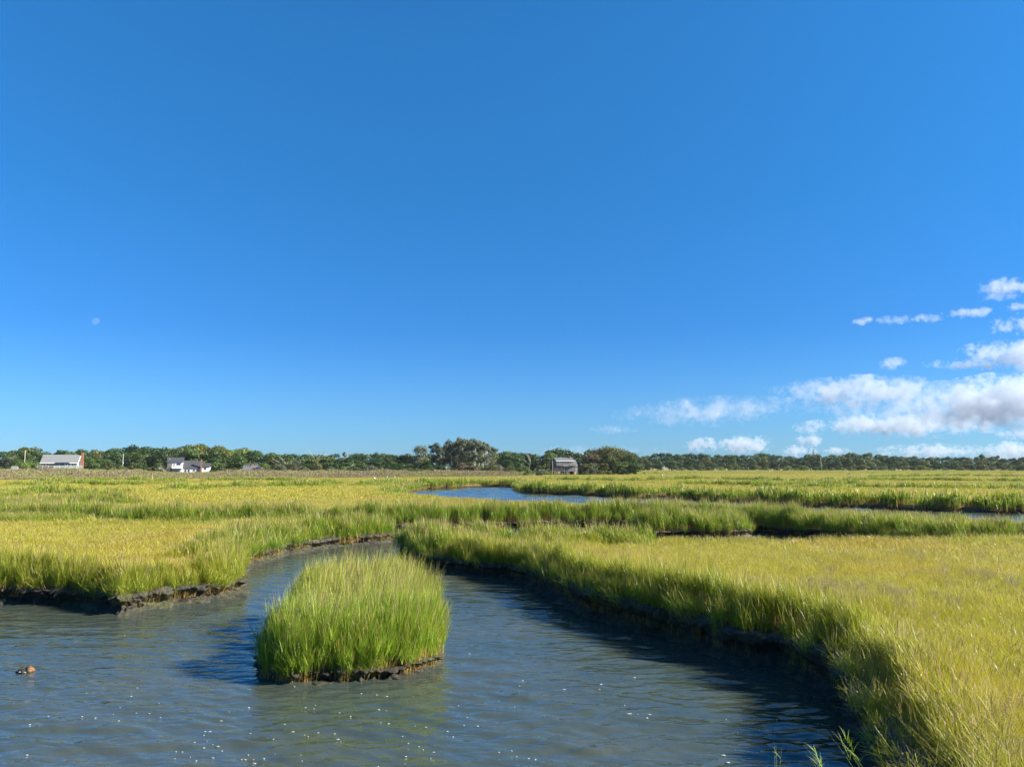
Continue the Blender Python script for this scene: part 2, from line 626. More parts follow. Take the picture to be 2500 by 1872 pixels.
def seg_dist(X, Y, P, closed=True):
    A = P
    B = np.roll(P, -1, 0) if closed else P[1:]
    if not closed: A = P[:-1]
    A = A.astype(np.float32); B = B.astype(np.float32)
    D = B - A
    L2 = np.maximum((D ** 2).sum(1), 1e-9)
    out = np.empty(X.size, np.float32)
    ins = np.zeros(X.size, bool)
    xf, yf = X.ravel().astype(np.float32), Y.ravel().astype(np.float32)
    for s in range(0, X.size, 16384):
        x, y = xf[s:s + 16384, None], yf[s:s + 16384, None]
        px_, py_ = x - A[:, 0], y - A[:, 1]
        t = np.clip((px_ * D[:, 0] + py_ * D[:, 1]) / L2, 0, 1)
        out[s:s + 16384] = np.sqrt(((px_ - t * D[:, 0]) ** 2 + (py_ - t * D[:, 1]) ** 2).min(1))
        if closed:
            c = (A[:, 1] > y) != (B[:, 1] > y)
            with np.errstate(divide='ignore', invalid='ignore'):
                xi = A[:, 0] + (y - A[:, 1]) * D[:, 0] / np.where(D[:, 1] == 0, 1e-9, D[:, 1])
            ins[s:s + 16384] = ((c & (x < xi)).sum(1) % 2) == 1
    return out.reshape(X.shape), ins.reshape(X.shape)


def land_sd(X, Y):
    """distance to the water's edge, positive on land"""
    s = np.full(X.shape, 1e3, np.float32)
    for P in (SH_CREEK, SH_FAR):
        d, i = seg_dist(X, Y, P)
        s = np.minimum(s, np.where(i, -d, d))
    d, i = seg_dist(X, Y, SH_CLUMP)
    s = np.maximum(s, np.where(i, d, -d))
    for P, w in DL:
        d, _ = seg_dist(X, Y, P, False)
        s = np.minimum(s, d - w)
    return s


class Raster:
    def __init__(self, x0, x1, y0, y1, h):
        self.x0, self.y0, self.h = x0, y0, h
        self.nx, self.ny = int((x1 - x0) / h) + 1, int((y1 - y0) / h) + 1
        X, Y = np.meshgrid(x0 + np.arange(self.nx) * h, y0 + np.arange(self.ny) * h)
        self.s = land_sd(X, Y)

    def inside(self, x, y):
        i, j = (x - self.x0) / self.h, (y - self.y0) / self.h
        return (i >= 1) & (i < self.nx - 2) & (j >= 1) & (j < self.ny - 2)

    def get(self, x, y):
        i = np.clip((x - self.x0) / self.h, 0, self.nx - 1.001)
        j = np.clip((y - self.y0) / self.h, 0, self.ny - 1.001)
        a, b = i.astype(int), j.astype(int)
        fx, fy = i - a, j - b
        s = self.s
        return (s[b, a] * (1 - fx) + s[b, a + 1] * fx) * (1 - fy) + (s[b + 1, a] * (1 - fx) + s[b + 1, a + 1] * fx) * fy


RN = Raster(-36, 38, 3, 66, 0.14)
RF = Raster(-330, 330, 0, 460, 1.1)


def sd(x, y):
    x, y = np.asarray(x, float), np.asarray(y, float)
    return np.where(RN.inside(x, y), RN.get(x, y), RF.get(x, y))


def sd_grad(x, y, e=0.25):
    gx, gy = sd(x + e, y) - sd(x - e, y), sd(x, y + e) - sd(x, y - e)
    n = np.maximum(np.hypot(gx, gy), 1e-5)
    return gx / n, gy / n


# far edge of the open marsh, per photo column
_mu = [-400, 0, 400, 600, 900, 1240, 1340, 1420, 1700, 2000, 2290, 2380, 2500, 2900]
_mv = [1174.5, 1174, 1172, 1171, 1168, 1165, 1160.5, 1159, 1158, 1158, 1156, 1154.5, 1154, 1154]
_mD = [at(1250, v, 0.55)[1] for v in _mv]


def col_u(x, y):
    return 1250 + F * x / np.maximum(y, 1) / 1.0


def marsh_end(x, y):
    return np.interp(col_u(x, y), _mu, _mD)


def bank_rise(x, y):
    """the near right bank stands higher"""
    return 0.27 * sstep(-1.5, 3.5, x) * (1 - sstep(25, 40, y))


def ground_z(x, y):
    s = sd(x, y)
    top = 0.52 + bank_rise(x, y) + 0.10 * (fbm(x, y, 7, 5) - 0.5) + 0.05 * (fbm(x, y, 1.2, 6) - 0.5)
    d = np.hypot(x, y)
    w0 = np.where(d < 48, 0.22, -0.15)
    w1 = np.where(d < 48, 0.55, 0.5)
    k = sstep(w0, w1, s + 0.18 * (fbm(x, y, 0.8, 8) - 0.5))
    z = -0.7 + (top + 0.7) * k
    me = marsh_end(x, y)
    up = sstep(0, 70, y - me - 20)
    return z + up * np.where(x > 40, 0.35, 0.9)


# ------------------------------------------------------------------ marsh ground
def polar(az0, az1, nc, r0, r1, nr, far=()):
    a = np.radians(np.linspace(az0, az1, nc))
    r = np.concatenate([np.geomspace(r0, r1, nr), far])
    Rr, A = np.meshgrid(r, a, indexing='ij')
    return Rr * np.sin(A), Rr * np.cos(A)


def grid_quads(nr, nc):
    i = np.arange(nr * nc).reshape(nr, nc)
    return np.stack([i[:-1, :-1], i[:-1, 1:], i[1:, 1:], i[1:, :-1]], -1).reshape(-1, 4)


a1 = np.concatenate([np.linspace(-85, -46, 16), np.linspace(-44, 44, 640), np.linspace(46, 85, 16)])
rr = np.concatenate([np.geomspace(4.5, 700, 700), [900, 1400, 2500, 6000]])
RR, AA = np.meshgrid(rr, np.radians(a1), indexing='ij')
GX, GY = RR * np.sin(AA), RR * np.cos(AA)
GZ = ground_z(GX, GY)
V = np.stack([GX, GY, GZ], -1).reshape(-1, 3)
g = link("marsh_ground", np_mesh("marsh_ground", V, grid_quads(*GX.shape), None, M_GROUND, True))
tag(g, kind='structure')

# ------------------------------------------------------------------ water
wa = np.concatenate([np.linspace(-88, -45, 12), np.linspace(-43, 43, 560), np.linspace(45, 88, 12)])
wr = np.concatenate([[0.5, 2.5, 4.5], np.geomspace(6, 175, 740), [200, 260, 340, 460]])
RR, AA = np.meshgrid(wr, np.radians(wa), indexing='ij')
WX, WY = RR * np.sin(AA), RR * np.cos(AA)
WZ = np.zeros_like(WX)
cell = np.maximum(RR * R(86 / 560), RR * 0.0046)
wrg = np.random.default_rng(5)
gust = 0.55 + 0.9 * fbm(WX, WY, 6, 91, 2)
for i in range(72):
    lam = math.exp(wrg.uniform(math.log(0.17), math.log(1.3)))
    th = math.pi / 2 + wrg.normal(-0.12, 0.36)
    k_ = 2 * math.pi / lam
    A_ = 0.0031 * lam ** 0.75 * wrg.uniform(0.6, 1.3)
    ph = k_ * (WX * math.cos(th) + WY * math.sin(th)) + wrg.random() * 6.283 + 1.6 * fbm(WX, WY, lam * 5, 95 + i, 1)
    fade = np.clip((lam / cell - 2.5) / 2.5, 0, 1) * np.where(RR > 45, 2.2, 1.0)
    sn = np.sin(ph)
    WZ += A_ * fade * (sn + 0.25 * np.cos(2 * ph)) * gust
for i in range(16):                                  # wind chop on the open upper creek
    lam = math.exp(wrg.uniform(math.log(1.1), math.log(3.6)))
    th = math.pi / 2 + wrg.normal(-0.1, 0.5)
    k_ = 2 * math.pi / lam
    ph = k_ * (WX * math.cos(th) + WY * math.sin(th)) + wrg.random() * 6.283 + 2.0 * fbm(WX, WY, lam * 4, 195 + i, 1)
    WZ += 0.0075 * lam * np.clip((lam / cell - 2) / 2, 0, 1) * sstep(44, 62, RR) * np.sin(ph) * gust
WZ[:, :13] = 0
WZ[:, -13:] = 0
V = np.stack([WX, WY, WZ], -1).reshape(-1, 3)
wtr = link("creek_water", np_mesh("creek_water", V, grid_quads(*WX.shape), None, M_WATER, True))
tag(wtr, kind='structure')


# ------------------------------------------------------------------ mud banks
def bank_strip(P, nrm, top, name, parent=None, step=0.05, seed=0, smin=0.0, amp=1.0, kind=None):
    """lumpy undercut bank along the shoreline P; nrm points to the water"""
    seg = np.linalg.norm(np.diff(P, axis=0), axis=1)
    L = np.concatenate([[0], np.cumsum(seg)])
    t = np.arange(0, L[-1], step)
    x, y = np.interp(t, L, P[:, 0]), np.interp(t, L, P[:, 1])
    nx, ny = np.interp(t, L, nrm[:, 0]), np.interp(t, L, nrm[:, 1])
    top = top + (bank_rise(x, y) if parent is None else 0.0)
    prof = np.array([(0.24, -0.35), (0.19, -0.12), (0.14, 0.0), (0.06, 0.06), (-0.06, 0.14), (-0.14, 0.24), (-0.17, 0.36), (-0.11, 0.5),
                     (0.05, 0.64), (0.11, 0.78), (0.10, 0.90), (0.0, 0.98), (-0.18, 1.02), (-0.45, 1.0), (-0.8, 0.9)])
    kk = np.linspace(0, len(prof) - 1, 30)
    prof = np.stack([np.interp(kk, np.arange(len(prof)), prof[:, j]) for j in (0, 1)], 1)
    clod = 0.75 + 0.7 * vnoise(t, t * 0, 1.3, seed + 2)              # some reaches cloddier than others
    V = []
    for k, (o, zf) in enumerate(prof):
        z = zf * top if zf > 0 else zf
        zz = (np.zeros_like(t) + z) * (1 if zf < 0 else 0.82 + 0.36 * (fbm(x, y, 1.6, seed + 4, 2)))
        big = (fbm(t, zz * 1.3 + 11, 0.5, seed, 2) - 0.5) * 0.34
        mid = (fbm(t + zz * 0.4, zz + 3, 0.15, seed + 5, 2) - 0.5)
        fine = (vnoise(t, zz, 0.06, seed + 6) - 0.5) * 0.11
        lump = (big + (np.abs(mid) * 0.5 - 0.06) * clod + fine) * amp * (1 if zf < 0.93 else 0.35)
        zz = zz + (fbm(t, zz * 4 + 3, 0.25, seed + 9, 2) - 0.5) * (0.12 if zf > 0.05 else 0.0)
        V.append(np.stack([x + nx * (o + lump), y + ny * (o + lump), zz], -1))
    V = np.array(V)
    me = np_mesh(name, V.reshape(-1, 3), grid_quads(*V.shape[:2]), None, M_MUD, True)
    o = link(name, me, parent)
    if kind: tag(o, kind=kind)
    return o


d_c = np.hypot(SH_CREEK[:, 0], SH_CREEK[:, 1])
ok = (d_c < 64) & (SH_CREEK[:, 1] > 4) & (np.abs(SH_CREEK[:, 0]) < 0.85 * SH_CREEK[:, 1] + 3)
runs, cur = [], []
for i in range(len(SH_CREEK)):
    if ok[i]: cur.append(i)
    elif cur: runs.append(cur); cur = []
if cur: runs.append(cur)
for k, rn in enumerate([r for r in runs if len(r) > 6]):
    P = SH_CREEK[rn]
    gx, gy = sd_grad(P[:, 0], P[:, 1], 0.3)
    N = np.stack([-gx, -gy], 1)
    for _ in range(3):
        N = (N + np.roll(N, 1, 0) + np.roll(N, -1, 0)) / 3
    N[0], N[-1] = N[1], N[-2]
    bank_strip(P, N, 0.55, "mud_bank", None, 0.045, k + 1, kind='structure')
P = np.vstack([SH_CLUMP, SH_CLUMP[:1]])
gx, gy = sd_grad(P[:, 0], P[:, 1], 0.3)
bank_strip(P, np.stack([-gx, -gy], 1), 0.5, "mud_bank", None, 0.08, 9, kind='structure')


# ------------------------------------------------------------------ grass tufts
def ribbons(base, direc, length, width, bend, side, nseg, hbase, htip, rnd, taper=True, seedhead=None):
    """a batch of curved blades: base (n,3), direc (n,3) unit, bend (n,3) added quadratically"""
    n = len(base)
    t = np.linspace(0, 1, nseg + 1)
    c = base[:, None] + direc[:, None] * (length[:, None] * t)[..., None] + bend[:, None] * (length[:, None] * t * t)[..., None]
    w = width[:, None] * ((1 - t ** 1.6) * 0.92 + 0.08 if taper else np.ones_like(t))
    if seedhead is not None:
        w = width[:, None] * seedhead[None, :]
    L = c - side[:, None] * w[..., None] * 0.5
    Rr_ = c + side[:, None] * w[..., None] * 0.5
    V = np.stack([L, Rr_], 2).reshape(-1, 3)
    i = np.arange(n * (nseg + 1) * 2).reshape(n, nseg + 1, 2)
    Q = np.stack([i[:, :-1, 0], i[:, :-1, 1], i[:, 1:, 1], i[:, 1:, 0]], -1).reshape(-1, 4)
    h = np.repeat((hbase[:, None] + (htip - hbase)[:, None] * t)[..., None], 2, 2).reshape(-1)
    r = np.repeat(rnd, (nseg + 1) * 2)
    return V, Q, h, r


def merge(parts):
    V, Q, H, Rn, n = [], [], [], [], 0
    for v, q, h, r in parts:
        V.append(v); Q.append(q + n); H.append(h); Rn.append(r)
        n += len(v)
    return np.concatenate(V), np.concatenate(Q), np.concatenate(H), np.concatenate(Rn)


def tall_tuft(rg, stems, radius, wf=1.0, leaves=4, seeds=0.25, droop=1.0, low=0.18):
    """stems with long ascending leaves (tall cordgrass), unit height"""
    a, r = rg.random(stems) * 6.283, radius * np.sqrt(rg.random(stems))
    base = np.stack([r * np.cos(a), r * np.sin(a), np.zeros(stems)], 1)
    lean = rg.normal(0, 0.08, (stems, 2))
    d = np.concatenate([lean, np.ones((stems, 1))], 1)
    d /= np.linalg.norm(d, axis=1)[:, None]
    ht = rg.uniform(0.62, 1.0, stems)
    th = rg.random(stems) * 6.283
    side = np.stack([np.cos(th), np.sin(th), 0 * th], 1)
    bend = np.concatenate([rg.normal(0.03, 0.06, (stems, 2)), np.zeros((stems, 1))], 1) * droop
    rnd = rg.random(stems)
    out = [ribbons(base, d, ht * 0.86, np.full(stems, 0.0055 * wf), bend, side, 3, np.zeros(stems), ht * 0.86, rnd, False)]
    for k in range(leaves):
        f = rg.uniform(low, 0.80, stems)
        p = base + d * (ht * 0.86 * f)[:, None] + bend * (ht * 0.86 * f * f)[:, None]
        az = th + k * 2.4 + rg.normal(0, 0.6, stems)
        tilt = rg.uniform(0.15, 0.50, stems)
        dd = np.stack([np.cos(az) * np.sin(tilt), np.sin(az) * np.sin(tilt), np.cos(tilt)], 1)
        ln = rg.uniform(0.30, 0.52, stems)
        bn = np.stack([np.cos(az) * 0.28 + 0.10, np.sin(az) * 0.28, -0.20 - 0 * az], 1) * (droop * rg.uniform(0.3, 1.2, stems))[:, None]
        sd_ = np.stack([-np.sin(az), np.cos(az), 0 * az], 1)
        out.append(ribbons(p, dd, ln, rg.uniform(0.008, 0.013, stems) * wf, bn, sd_, 3, f * ht, np.minimum(f * ht + ln, 1.0), np.clip(rnd * 0.6 + rg.random(stems) * 0.4, 0, 1)))
    ns = int(stems * seeds)
    if ns:
        p = base[:ns] + d[:ns] * (ht[:ns] * 0.84)[:, None] + bend[:ns] * (ht[:ns] * 0.84)[:, None]
        out.append(ribbons(p, d[:ns], np.full(ns, 0.24), np.full(ns, 0.011 * wf), bend[:ns] * 2, side[:ns], 3, np.full(ns, 1.3), np.full(ns, 1.3), rnd[:ns] * 0.8,
                           seedhead=np.array([0.4, 1.0, 0.8, 0.15])))
    return merge(out)


def meadow_tuft(rg, blades, radius, wf=1.0, swirl=0.13, seeds=0.06):
    """fine meadow grass, unit height, blades leaning over together"""
    a, r = rg.random(blades) * 6.283, radius * np.sqrt(rg.random(blades))
    base = np.stack([r * np.cos(a), r * np.sin(a), np.zeros(blades)], 1)
    tilt = np.abs(rg.normal(0.10, 0.11, blades))
    az = rg.random(blades) * 6.283
    d = np.stack([np.cos(az) * np.sin(tilt), np.sin(az) * np.sin(tilt), np.cos(tilt)], 1)
    com = rg.normal(0, swirl, 2)
    bend = np.stack([com[0] + rg.normal(0.05, 0.13, blades), com[1] + rg.normal(0, 0.13, blades), -0.06 * np.ones(blades)], 1)
    th = rg.random(blades) * 6.283
    side = np.stack([np.cos(th), np.sin(th), 0 * th], 1)
    ht = rg.uniform(0.6, 1.05, blades)
    rnd = rg.random(blades)
    out = [ribbons(base, d, ht, rg.uniform(0.006, 0.010, blades) * wf, bend, side, 3, np.zeros(blades), np.minimum(ht, 1.0), rnd)]
    ns = int(blades * seeds)
    if ns:
        p = base[:ns] + d[:ns] * (ht[:ns] * 0.9)[:, None] + bend[:ns] * (ht[:ns] * 0.9)[:, None] * 0.9
        out.append(ribbons(p, d[:ns], np.full(ns, 0.16), np.full(ns, 0.013 * wf), bend[:ns], side[:ns], 3, np.full(ns, 1.3), np.full(ns, 1.3), rnd[:ns] * 0.8,
                           seedhead=np.array([0.4, 1.0, 0.8, 0.2])))
    return merge(out)


def template_col(name, makers, mat):
    c = bpy.data.collections.new(name)
    for i, mk in enumerate(makers):
        V, Q, H, Rn = mk(np.random.default_rng(100 + i))
        me = np_mesh("%s_%02d" % (name, i), V, Q, None, mat, False, {'hgt': H, 'rnd': Rn})
        o = bpy.data.objects.new("%s_%02d" % (name, i), me)
        c.objects.link(o)
    return c


def scatter(name, coll, n_var, xyz, scl, rot, extra, label=None, cat=None):
    """one stuff object: tufts of a template collection placed on points"""
    n = len(xyz)
    me = bpy.data.meshes.new(name)
    me.vertices.add(n)
    me.vertices.foreach_set("co", np.asarray(xyz, np.float32).ravel())
    for k, a, ty in (("scl", scl, 'FLOAT_VECTOR'), ("rot", rot, 'FLOAT_VECTOR')):
        t = me.attributes.new(k, ty, 'POINT')
        t.data.foreach_set("vector", np.asarray(a, np.float32).ravel())
    t = me.attributes.new("idx", 'INT', 'POINT')
    t.data.foreach_set("value", rng.integers(0, n_var, n).astype(np.int32))
    for k, a in extra.items():
        t = me.attributes.new(k, 'FLOAT', 'POINT')
        t.data.foreach_set("value", np.asarray(a, np.float32).ravel())
    me.update()
    o = link(name, me)
    ng = bpy.data.node_groups.new(name, 'GeometryNodeTree')
    ng.interface.new_socket("Geometry", in_out='INPUT', socket_type='NodeSocketGeometry')
    ng.interface.new_socket("Geometry", in_out='OUTPUT', socket_type='NodeSocketGeometry')
    N = ng.nodes
    gi, go = N.new("NodeGroupInput"), N.new("NodeGroupOutput")
    ci = N.new("GeometryNodeCollectionInfo")
    ci.inputs['Collection'].default_value = coll
    ci.inputs['Separate Children'].default_value = True
    ci.inputs['Reset Children'].default_value = True
    ip = N.new("GeometryNodeInstanceOnPoints")
    ip.inputs['Pick Instance'].default_value = True

    def na(nm, ty):
        q = N.new("GeometryNodeInputNamedAttribute")
        q.data_type = ty
        q.inputs['Name'].default_value = nm
        return q.outputs['Attribute']
    Lk = ng.links.new
    Lk(gi.outputs[0], ip.inputs['Points'])
    Lk(ci.outputs[0], ip.inputs['Instance'])
    Lk(na("idx", 'INT'), ip.inputs['Instance Index'])
    e2r = N.new("FunctionNodeEulerToRotation")
    Lk(na("rot", 'FLOAT_VECTOR'), e2r.inputs[0])
    Lk(e2r.outputs[0], ip.inputs['Rotation'])
    Lk(na("scl", 'FLOAT_VECTOR'), ip.inputs['Scale'])
    Lk(ip.outputs[0], go.inputs[0])
    md = o.modifiers.new("tufts", 'NODES')
    md.node_group = ng
    tag(o, label, cat, kind='stuff')
    return o


def sector_points(r0, r1, half_az, dens):
    n = int(dens * (r1 * r1 - r0 * r0) * 0.5 * 2 * R(half_az))
    r = np.sqrt(rng.uniform(r0 * r0, r1 * r1, n))
    a = rng.uniform(-R(half_az), R(half_az), n)
    return r * np.sin(a), r * np.cos(a)


def grass_fields(x, y, s):
    """height, greenness for land points"""
    d = np.hypot(x, y)
    pn = fbm(x, y, 9, 31)
    p2 = fbm(x, y, 2.2, 33)
    wide = np.where(d < 34, 1.15, 2.2) * (0.6 + 0.9 * p2)
    edge = 1 - sstep(wide * 0.35, wide * 1.6, s)
    gx, gy = sd_grad(x, y)
    behind = gy < -0.3                                   # the water lies beyond this edge
    edge = np.where(behind & (x > 6.5) & (y > 34) & (y < 48), edge * 0.2, edge)
    edge = np.where(behind & (y > 48), edge * 0.3, edge)
    edge = edge * (0.40 + 0.60 * sstep(12, 20, d + 3 * (p2 - 0.5)))
    H = 0.54 + 0.14 * (pn - 0.5) + 0.16 * (p2 - 0.5) + edge * (0.70 + 0.5 * (p2 - 0.5))
    # tall belt along the channel behind the peninsula and its ditch
    belt = (y > 50 * 1.0) & (y < 64) & (s < 6)
    H = np.where(belt, H + 0.35 * (1 - sstep(1, 6, s)), H)
    fb = (gy > 0.3) & (y > 66) & (s < 5)                 # tall dark belt on the far shore of the far creek
    H = np.where(fb, H + 0.35 * (1 - sstep(1, 5, s)), H)
    G = edge * np.where(d < 34, 0.62, 0.9)
    G = np.where(belt, np.maximum(G, 0.95 * (1 - sstep(1.5, 6, s))), G)
    # patches of taller green grass among the meadow
    gp = sstep(0.66, 0.76, fbm(x * 0.35, y, 10, 41))
    far_ok = sstep(26, 40, d)
    G = np.maximum(G, gp * far_ok * 0.7)
    H = H + gp * far_ok * 0.12
    return H, np.clip(G + rng.normal(0, 0.10, len(x)), 0, 1), edge


def place(x, y, margin, hmul, wmul, half=False):
    s = sd(x, y)
    me = marsh_end(x, y)
    keep = (s > margin + 0.15 * (vnoise(x, y, 0.6, 3) - 0.5)) & (y < me + rng.normal(0, 2, len(x)))
    x, y, s = x[keep], y[keep], s[keep]
    H, G, E = grass_fields(x, y, s)
    gx, gy = sd_grad(x, y)
    z = np.maximum(ground_z(x, y), 0.2) - 0.02
    near_edge = 1 - sstep(0.25, 0.9, s)
    lean = near_edge * 0.08
    tx = -gx * lean + 0.06 + rng.normal(0, 0.05, len(x))
    ty = -gy * lean + rng.normal(0, 0.05, len(x))
    rot = np.stack([-ty, tx, rng.random(len(x)) * 6.283], 1)
    hh = H * hmul * (1 + rng.uniform(-1, 1, len(x)) * (0.06 + 0.12 * E))
    ww = wmul * rng.uniform(0.9, 1.2, len(x))
    scl = np.stack([ww, ww, hh], 1)
    return np.stack([x, y, z], 1), scl, rot, G, E


C_TN = template_col("tall_near", [lambda g: tall_tuft(g, 16, 0.17, 0.95, 4, 0.22)] * 7, M_GRASS)
C_MN = template_col("meadow_near", [lambda g: meadow_tuft(g, 70, 0.20, 0.8)] * 7, M_GRASS)
C_TM = template_col("tall_mid", [lambda g: tall_tuft(g, 28, 0.36, 1.6, 3, 0.25)] * 6, M_GRASS)
C_MM = template_col("meadow_mid", [lambda g: meadow_tuft(g, 120, 0.45, 1.5)] * 6, M_GRASS)
C_TF = template_col("tall_far", [lambda g: tall_tuft(g, 34, 1.0, 6.0, 3, 0.2)] * 5, M_GRASS)
C_MF = template_col("meadow_far", [lambda g: meadow_tuft(g, 110, 1.2, 6.5)] * 5, M_GRASS)

for nm, r0, r1, az, dens, cT, cM, nT, nMv, mar in (("near", 5.5, 34, 47, 22, C_TN, C_MN, 7, 7, 0.08), ("mid", 34, 85, 41, 6.5, C_TM, C_MM, 6, 6, -0.02),
                                                   ("far", 85, 470, 38, 0.95, C_TF, C_MF, 5, 5, -0.15)):
    x, y = sector_points(r0, r1, az, dens)
    p, sc, ro, G, E = place(x, y, mar, 1.0, 1.0)
    tall = E + rng.normal(0, 0.12, len(E)) > 0.42
    scatter("tall_marsh_grass", cT, nT, p[tall], sc[tall], ro[tall], {'green': G[tall]},
            "tall green cordgrass fringing the creek banks", "grass")
    scatter("marsh_meadow_grass", cM, nMv, p[~tall], sc[~tall], ro[~tall], {'green': G[~tall]},
            "yellow green marsh grass covering the flat meadow", "grass")
# drooping skirt on the bank face
x, y = sector_points(6, 60, 45, 14)
s_ = sd(x, y)
k = (s_ > -0.12) & (s_ < 0.14) & (vnoise(x, y, 1.4, 77) > 0.38)
p, sc, ro, G, E = place(x[k], y[k], -0.5, 0.62, 1.0)
p[:, 2] = 0.22 + 0.25 * rng.random(len(p)) + bank_rise(p[:, 0], p[:, 1])
gx, gy = sd_grad(p[:, 0], p[:, 1])
ln = rng.uniform(0.3, 0.8, len(p))
ro[:, 0], ro[:, 1] = gy * ln, -gx * ln
scatter("tall_marsh_grass", C_TN, 7, p, sc, ro, {'green': G}, "tall green cordgrass fringing the creek banks", "grass")
x, y = sector_points(60, 150, 40, 2.2)
s_ = sd(x, y)
k = (s_ > -0.35) & (s_ < 0.35)
p, sc, ro, G, E = place(x[k], y[k], -2.0, 0.7, 1.0)
p[:, 2] = rng.uniform(0.0, 0.3, len(p))
scatter("tall_marsh_grass", C_TM, 6, p, sc, ro, {'green': G}, "tall green cordgrass fringing the creek banks", "grass")
# denser fringe right at the nearby edges
x, y = sector_points(6, 34, 47, 13)
s_ = sd(x, y)
k = (s_ > 0.02) & (s_ < 1.0)
p, sc, ro, G, E = place(x[k], y[k], 0.04, 1.0, 1.0)
scatter("tall_marsh_grass", C_TN, 7, p, sc, ro, {'green': G}, "tall green cordgrass fringing the creek banks", "grass")

# ------------------------------------------------------------------ lone grass islet in the creek
ISLET = (px((640, 1622), (640, 1642), (655, 1655), (700, 1664), (800, 1661), (900, 1655), (1000, 1640), (1040, 1620), (1052, 1596))
         + wk((-1.65, 15.6), (-1.9, 17), (-2.3, 18.3), (-3.1, 19.2), (-4.3, 19.2), (-4.85, 18.2), (-4.75, 16.8), (-4.3, 15.4), (-4.35, 14.7)))
SH_IS = jitter(catmull(ISLET, 0.12), 0.10, 0.5, 51)
isl = empty("grass_islet", (float(SH_IS[:, 0].mean()), float(SH_IS[:, 1].mean()), 0))
tag(isl, "lone islet of tall green cordgrass standing in the middle of the creek", "islet")
io = np.array([isl.location.x, isl.location.y])
c = SH_IS - io
nrm = np.stack([np.roll(c[:, 1], -1) - np.roll(c[:, 1], 1), -(np.roll(c[:, 0], -1) - np.roll(c[:, 0], 1))], 1)
nrm /= np.linalg.norm(nrm, axis=1)[:, None]
if (nrm * c).sum() < 0: nrm = -nrm
closed = lambda a: np.vstack([a, a[:1]])
bank_strip(closed(c), closed(nrm), 0.22, "mud_base", isl, 0.03, 12, amp=1.1)
# soil cap
X, Y = np.meshgrid(np.linspace(c[:, 0].min(), c[:, 0].max(), 60), np.linspace(c[:, 1].min(), c[:, 1].max(), 90))
d, ins = seg_dist(X, Y, c)
s_i = np.where(ins, d, -d)
Z = np.where(s_i > 0.2, 0.20, -0.3) + 0.04 * (fbm(X, Y, 0.5, 3) - 0.5)
link("soil_cap", np_mesh("soil_cap", np.stack([X, Y, Z], -1).reshape(-1, 3), grid_quads(*X.shape), None, M_MUD, True), isl)
n = 3400
x = rng.uniform(c[:, 0].min(), c[:, 0].max(), n)
y = rng.uniform(c[:, 1].min(), c[:, 1].max(), n)
d, ins = seg_dist(x, y, c)
k = ins & (d > 0.0)
x, y, d = x[k], y[k], d[k]
per = rng.integers(0, len(c), 420)
po = rng.uniform(-0.03, 0.09, 420)
pxy = c[per] + nrm[per] * po[:, None]
keep_p = rng.random(420) > np.clip(0.15 + 0.75 * sstep(0.2, 1.4, pxy[:, 0]), 0, 1) * 0.8      # the right end keeps bare mud
n_in = len(x)
x = np.concatenate([x, pxy[keep_p, 0]]); y = np.concatenate([y, pxy[keep_p, 1]]); d = np.concatenate([d, -po[keep_p]])
temps = [tall_tuft(np.random.default_rng(300 + i), 13, 0.13, 0.85, 5, 0.3, 1.0, 0.28) for i in range(8)]
temps_b = [tall_tuft(np.random.default_rng(340 + i), 15, 0.13, 0.85, 4, 0.2, 0.8, 0.46) for i in range(6)]
VV, QQ, HH, RR_, GG, nn = [], [], [], [], [], 0
for i in range(len(x)):
    V, Q, H, Rn = temps_b[rng.integers(0, 6)] if (d[i] < 0.45 and rng.random() < 0.8) else temps[rng.integers(0, 8)]
    a = rng.random() * 6.283
    h = (1.30 + 0.10 * sstep(0.0, 0.5, d[i]) + 0.25 * sstep(1.5, 5.5, y[i] - c[:, 1].min()) + 0.5 * (fbm(x[i], y[i], 0.9, 4) - 0.5)) * rng.uniform(0.62, 1.18)
    if i >= n_in: h *= rng.uniform(0.45, 0.95)
    w = rng.uniform(0.9, 1.15)
    ca, sa = math.cos(a) * w, math.sin(a) * w
    P = np.stack([V[:, 0] * ca - V[:, 1] * sa, V[:, 0] * sa + V[:, 1] * ca, V[:, 2] * h], 1)
    j = int(np.argmin((c[:, 0] - x[i]) ** 2 + (c[:, 1] - y[i]) ** 2))
    e = (1 - sstep(0.1, 0.7, d[i])) * 0.02
    P[:, 0] += P[:, 2] * (0.06 + nrm[j, 0] * e + rng.normal(0, 0.04)) + 0.04 * P[:, 2] ** 2
    P[:, 1] += P[:, 2] * (nrm[j, 1] * e + rng.normal(0, 0.04))
    if i < n_in and rng.random() < 0.05:                               # a few broken over
        P[:, 0] += P[:, 2] * rng.normal(0, 0.25)
        P[:, 1] += P[:, 2] * rng.normal(0, 0.25)
        P[:, 2] *= 0.75
    P += (x[i], y[i], 0.17 if d[i] > 0.2 else (0.06 if i < n_in else 0.0))
    VV.append(P); QQ.append(Q + nn); HH.append(H); RR_.append(Rn)
    tip = sstep(0.3, 2.2, y[i] - c[:, 1].min() - 0.8)
    GG.append(np.full(len(V), np.clip(1.0 - 0.35 * tip + rng.normal(0, 0.08), 0, 1)))
    nn += len(V)
link("grass_blades", np_mesh("grass_blades", np.concatenate(VV), np.concatenate(QQ), None, M_GRASS_SOLID, False,
                             {'hgt': np.concatenate(HH), 'rnd': np.concatenate(RR_), 'green': np.concatenate(GG)}), isl)

isl.location.x += 0.13

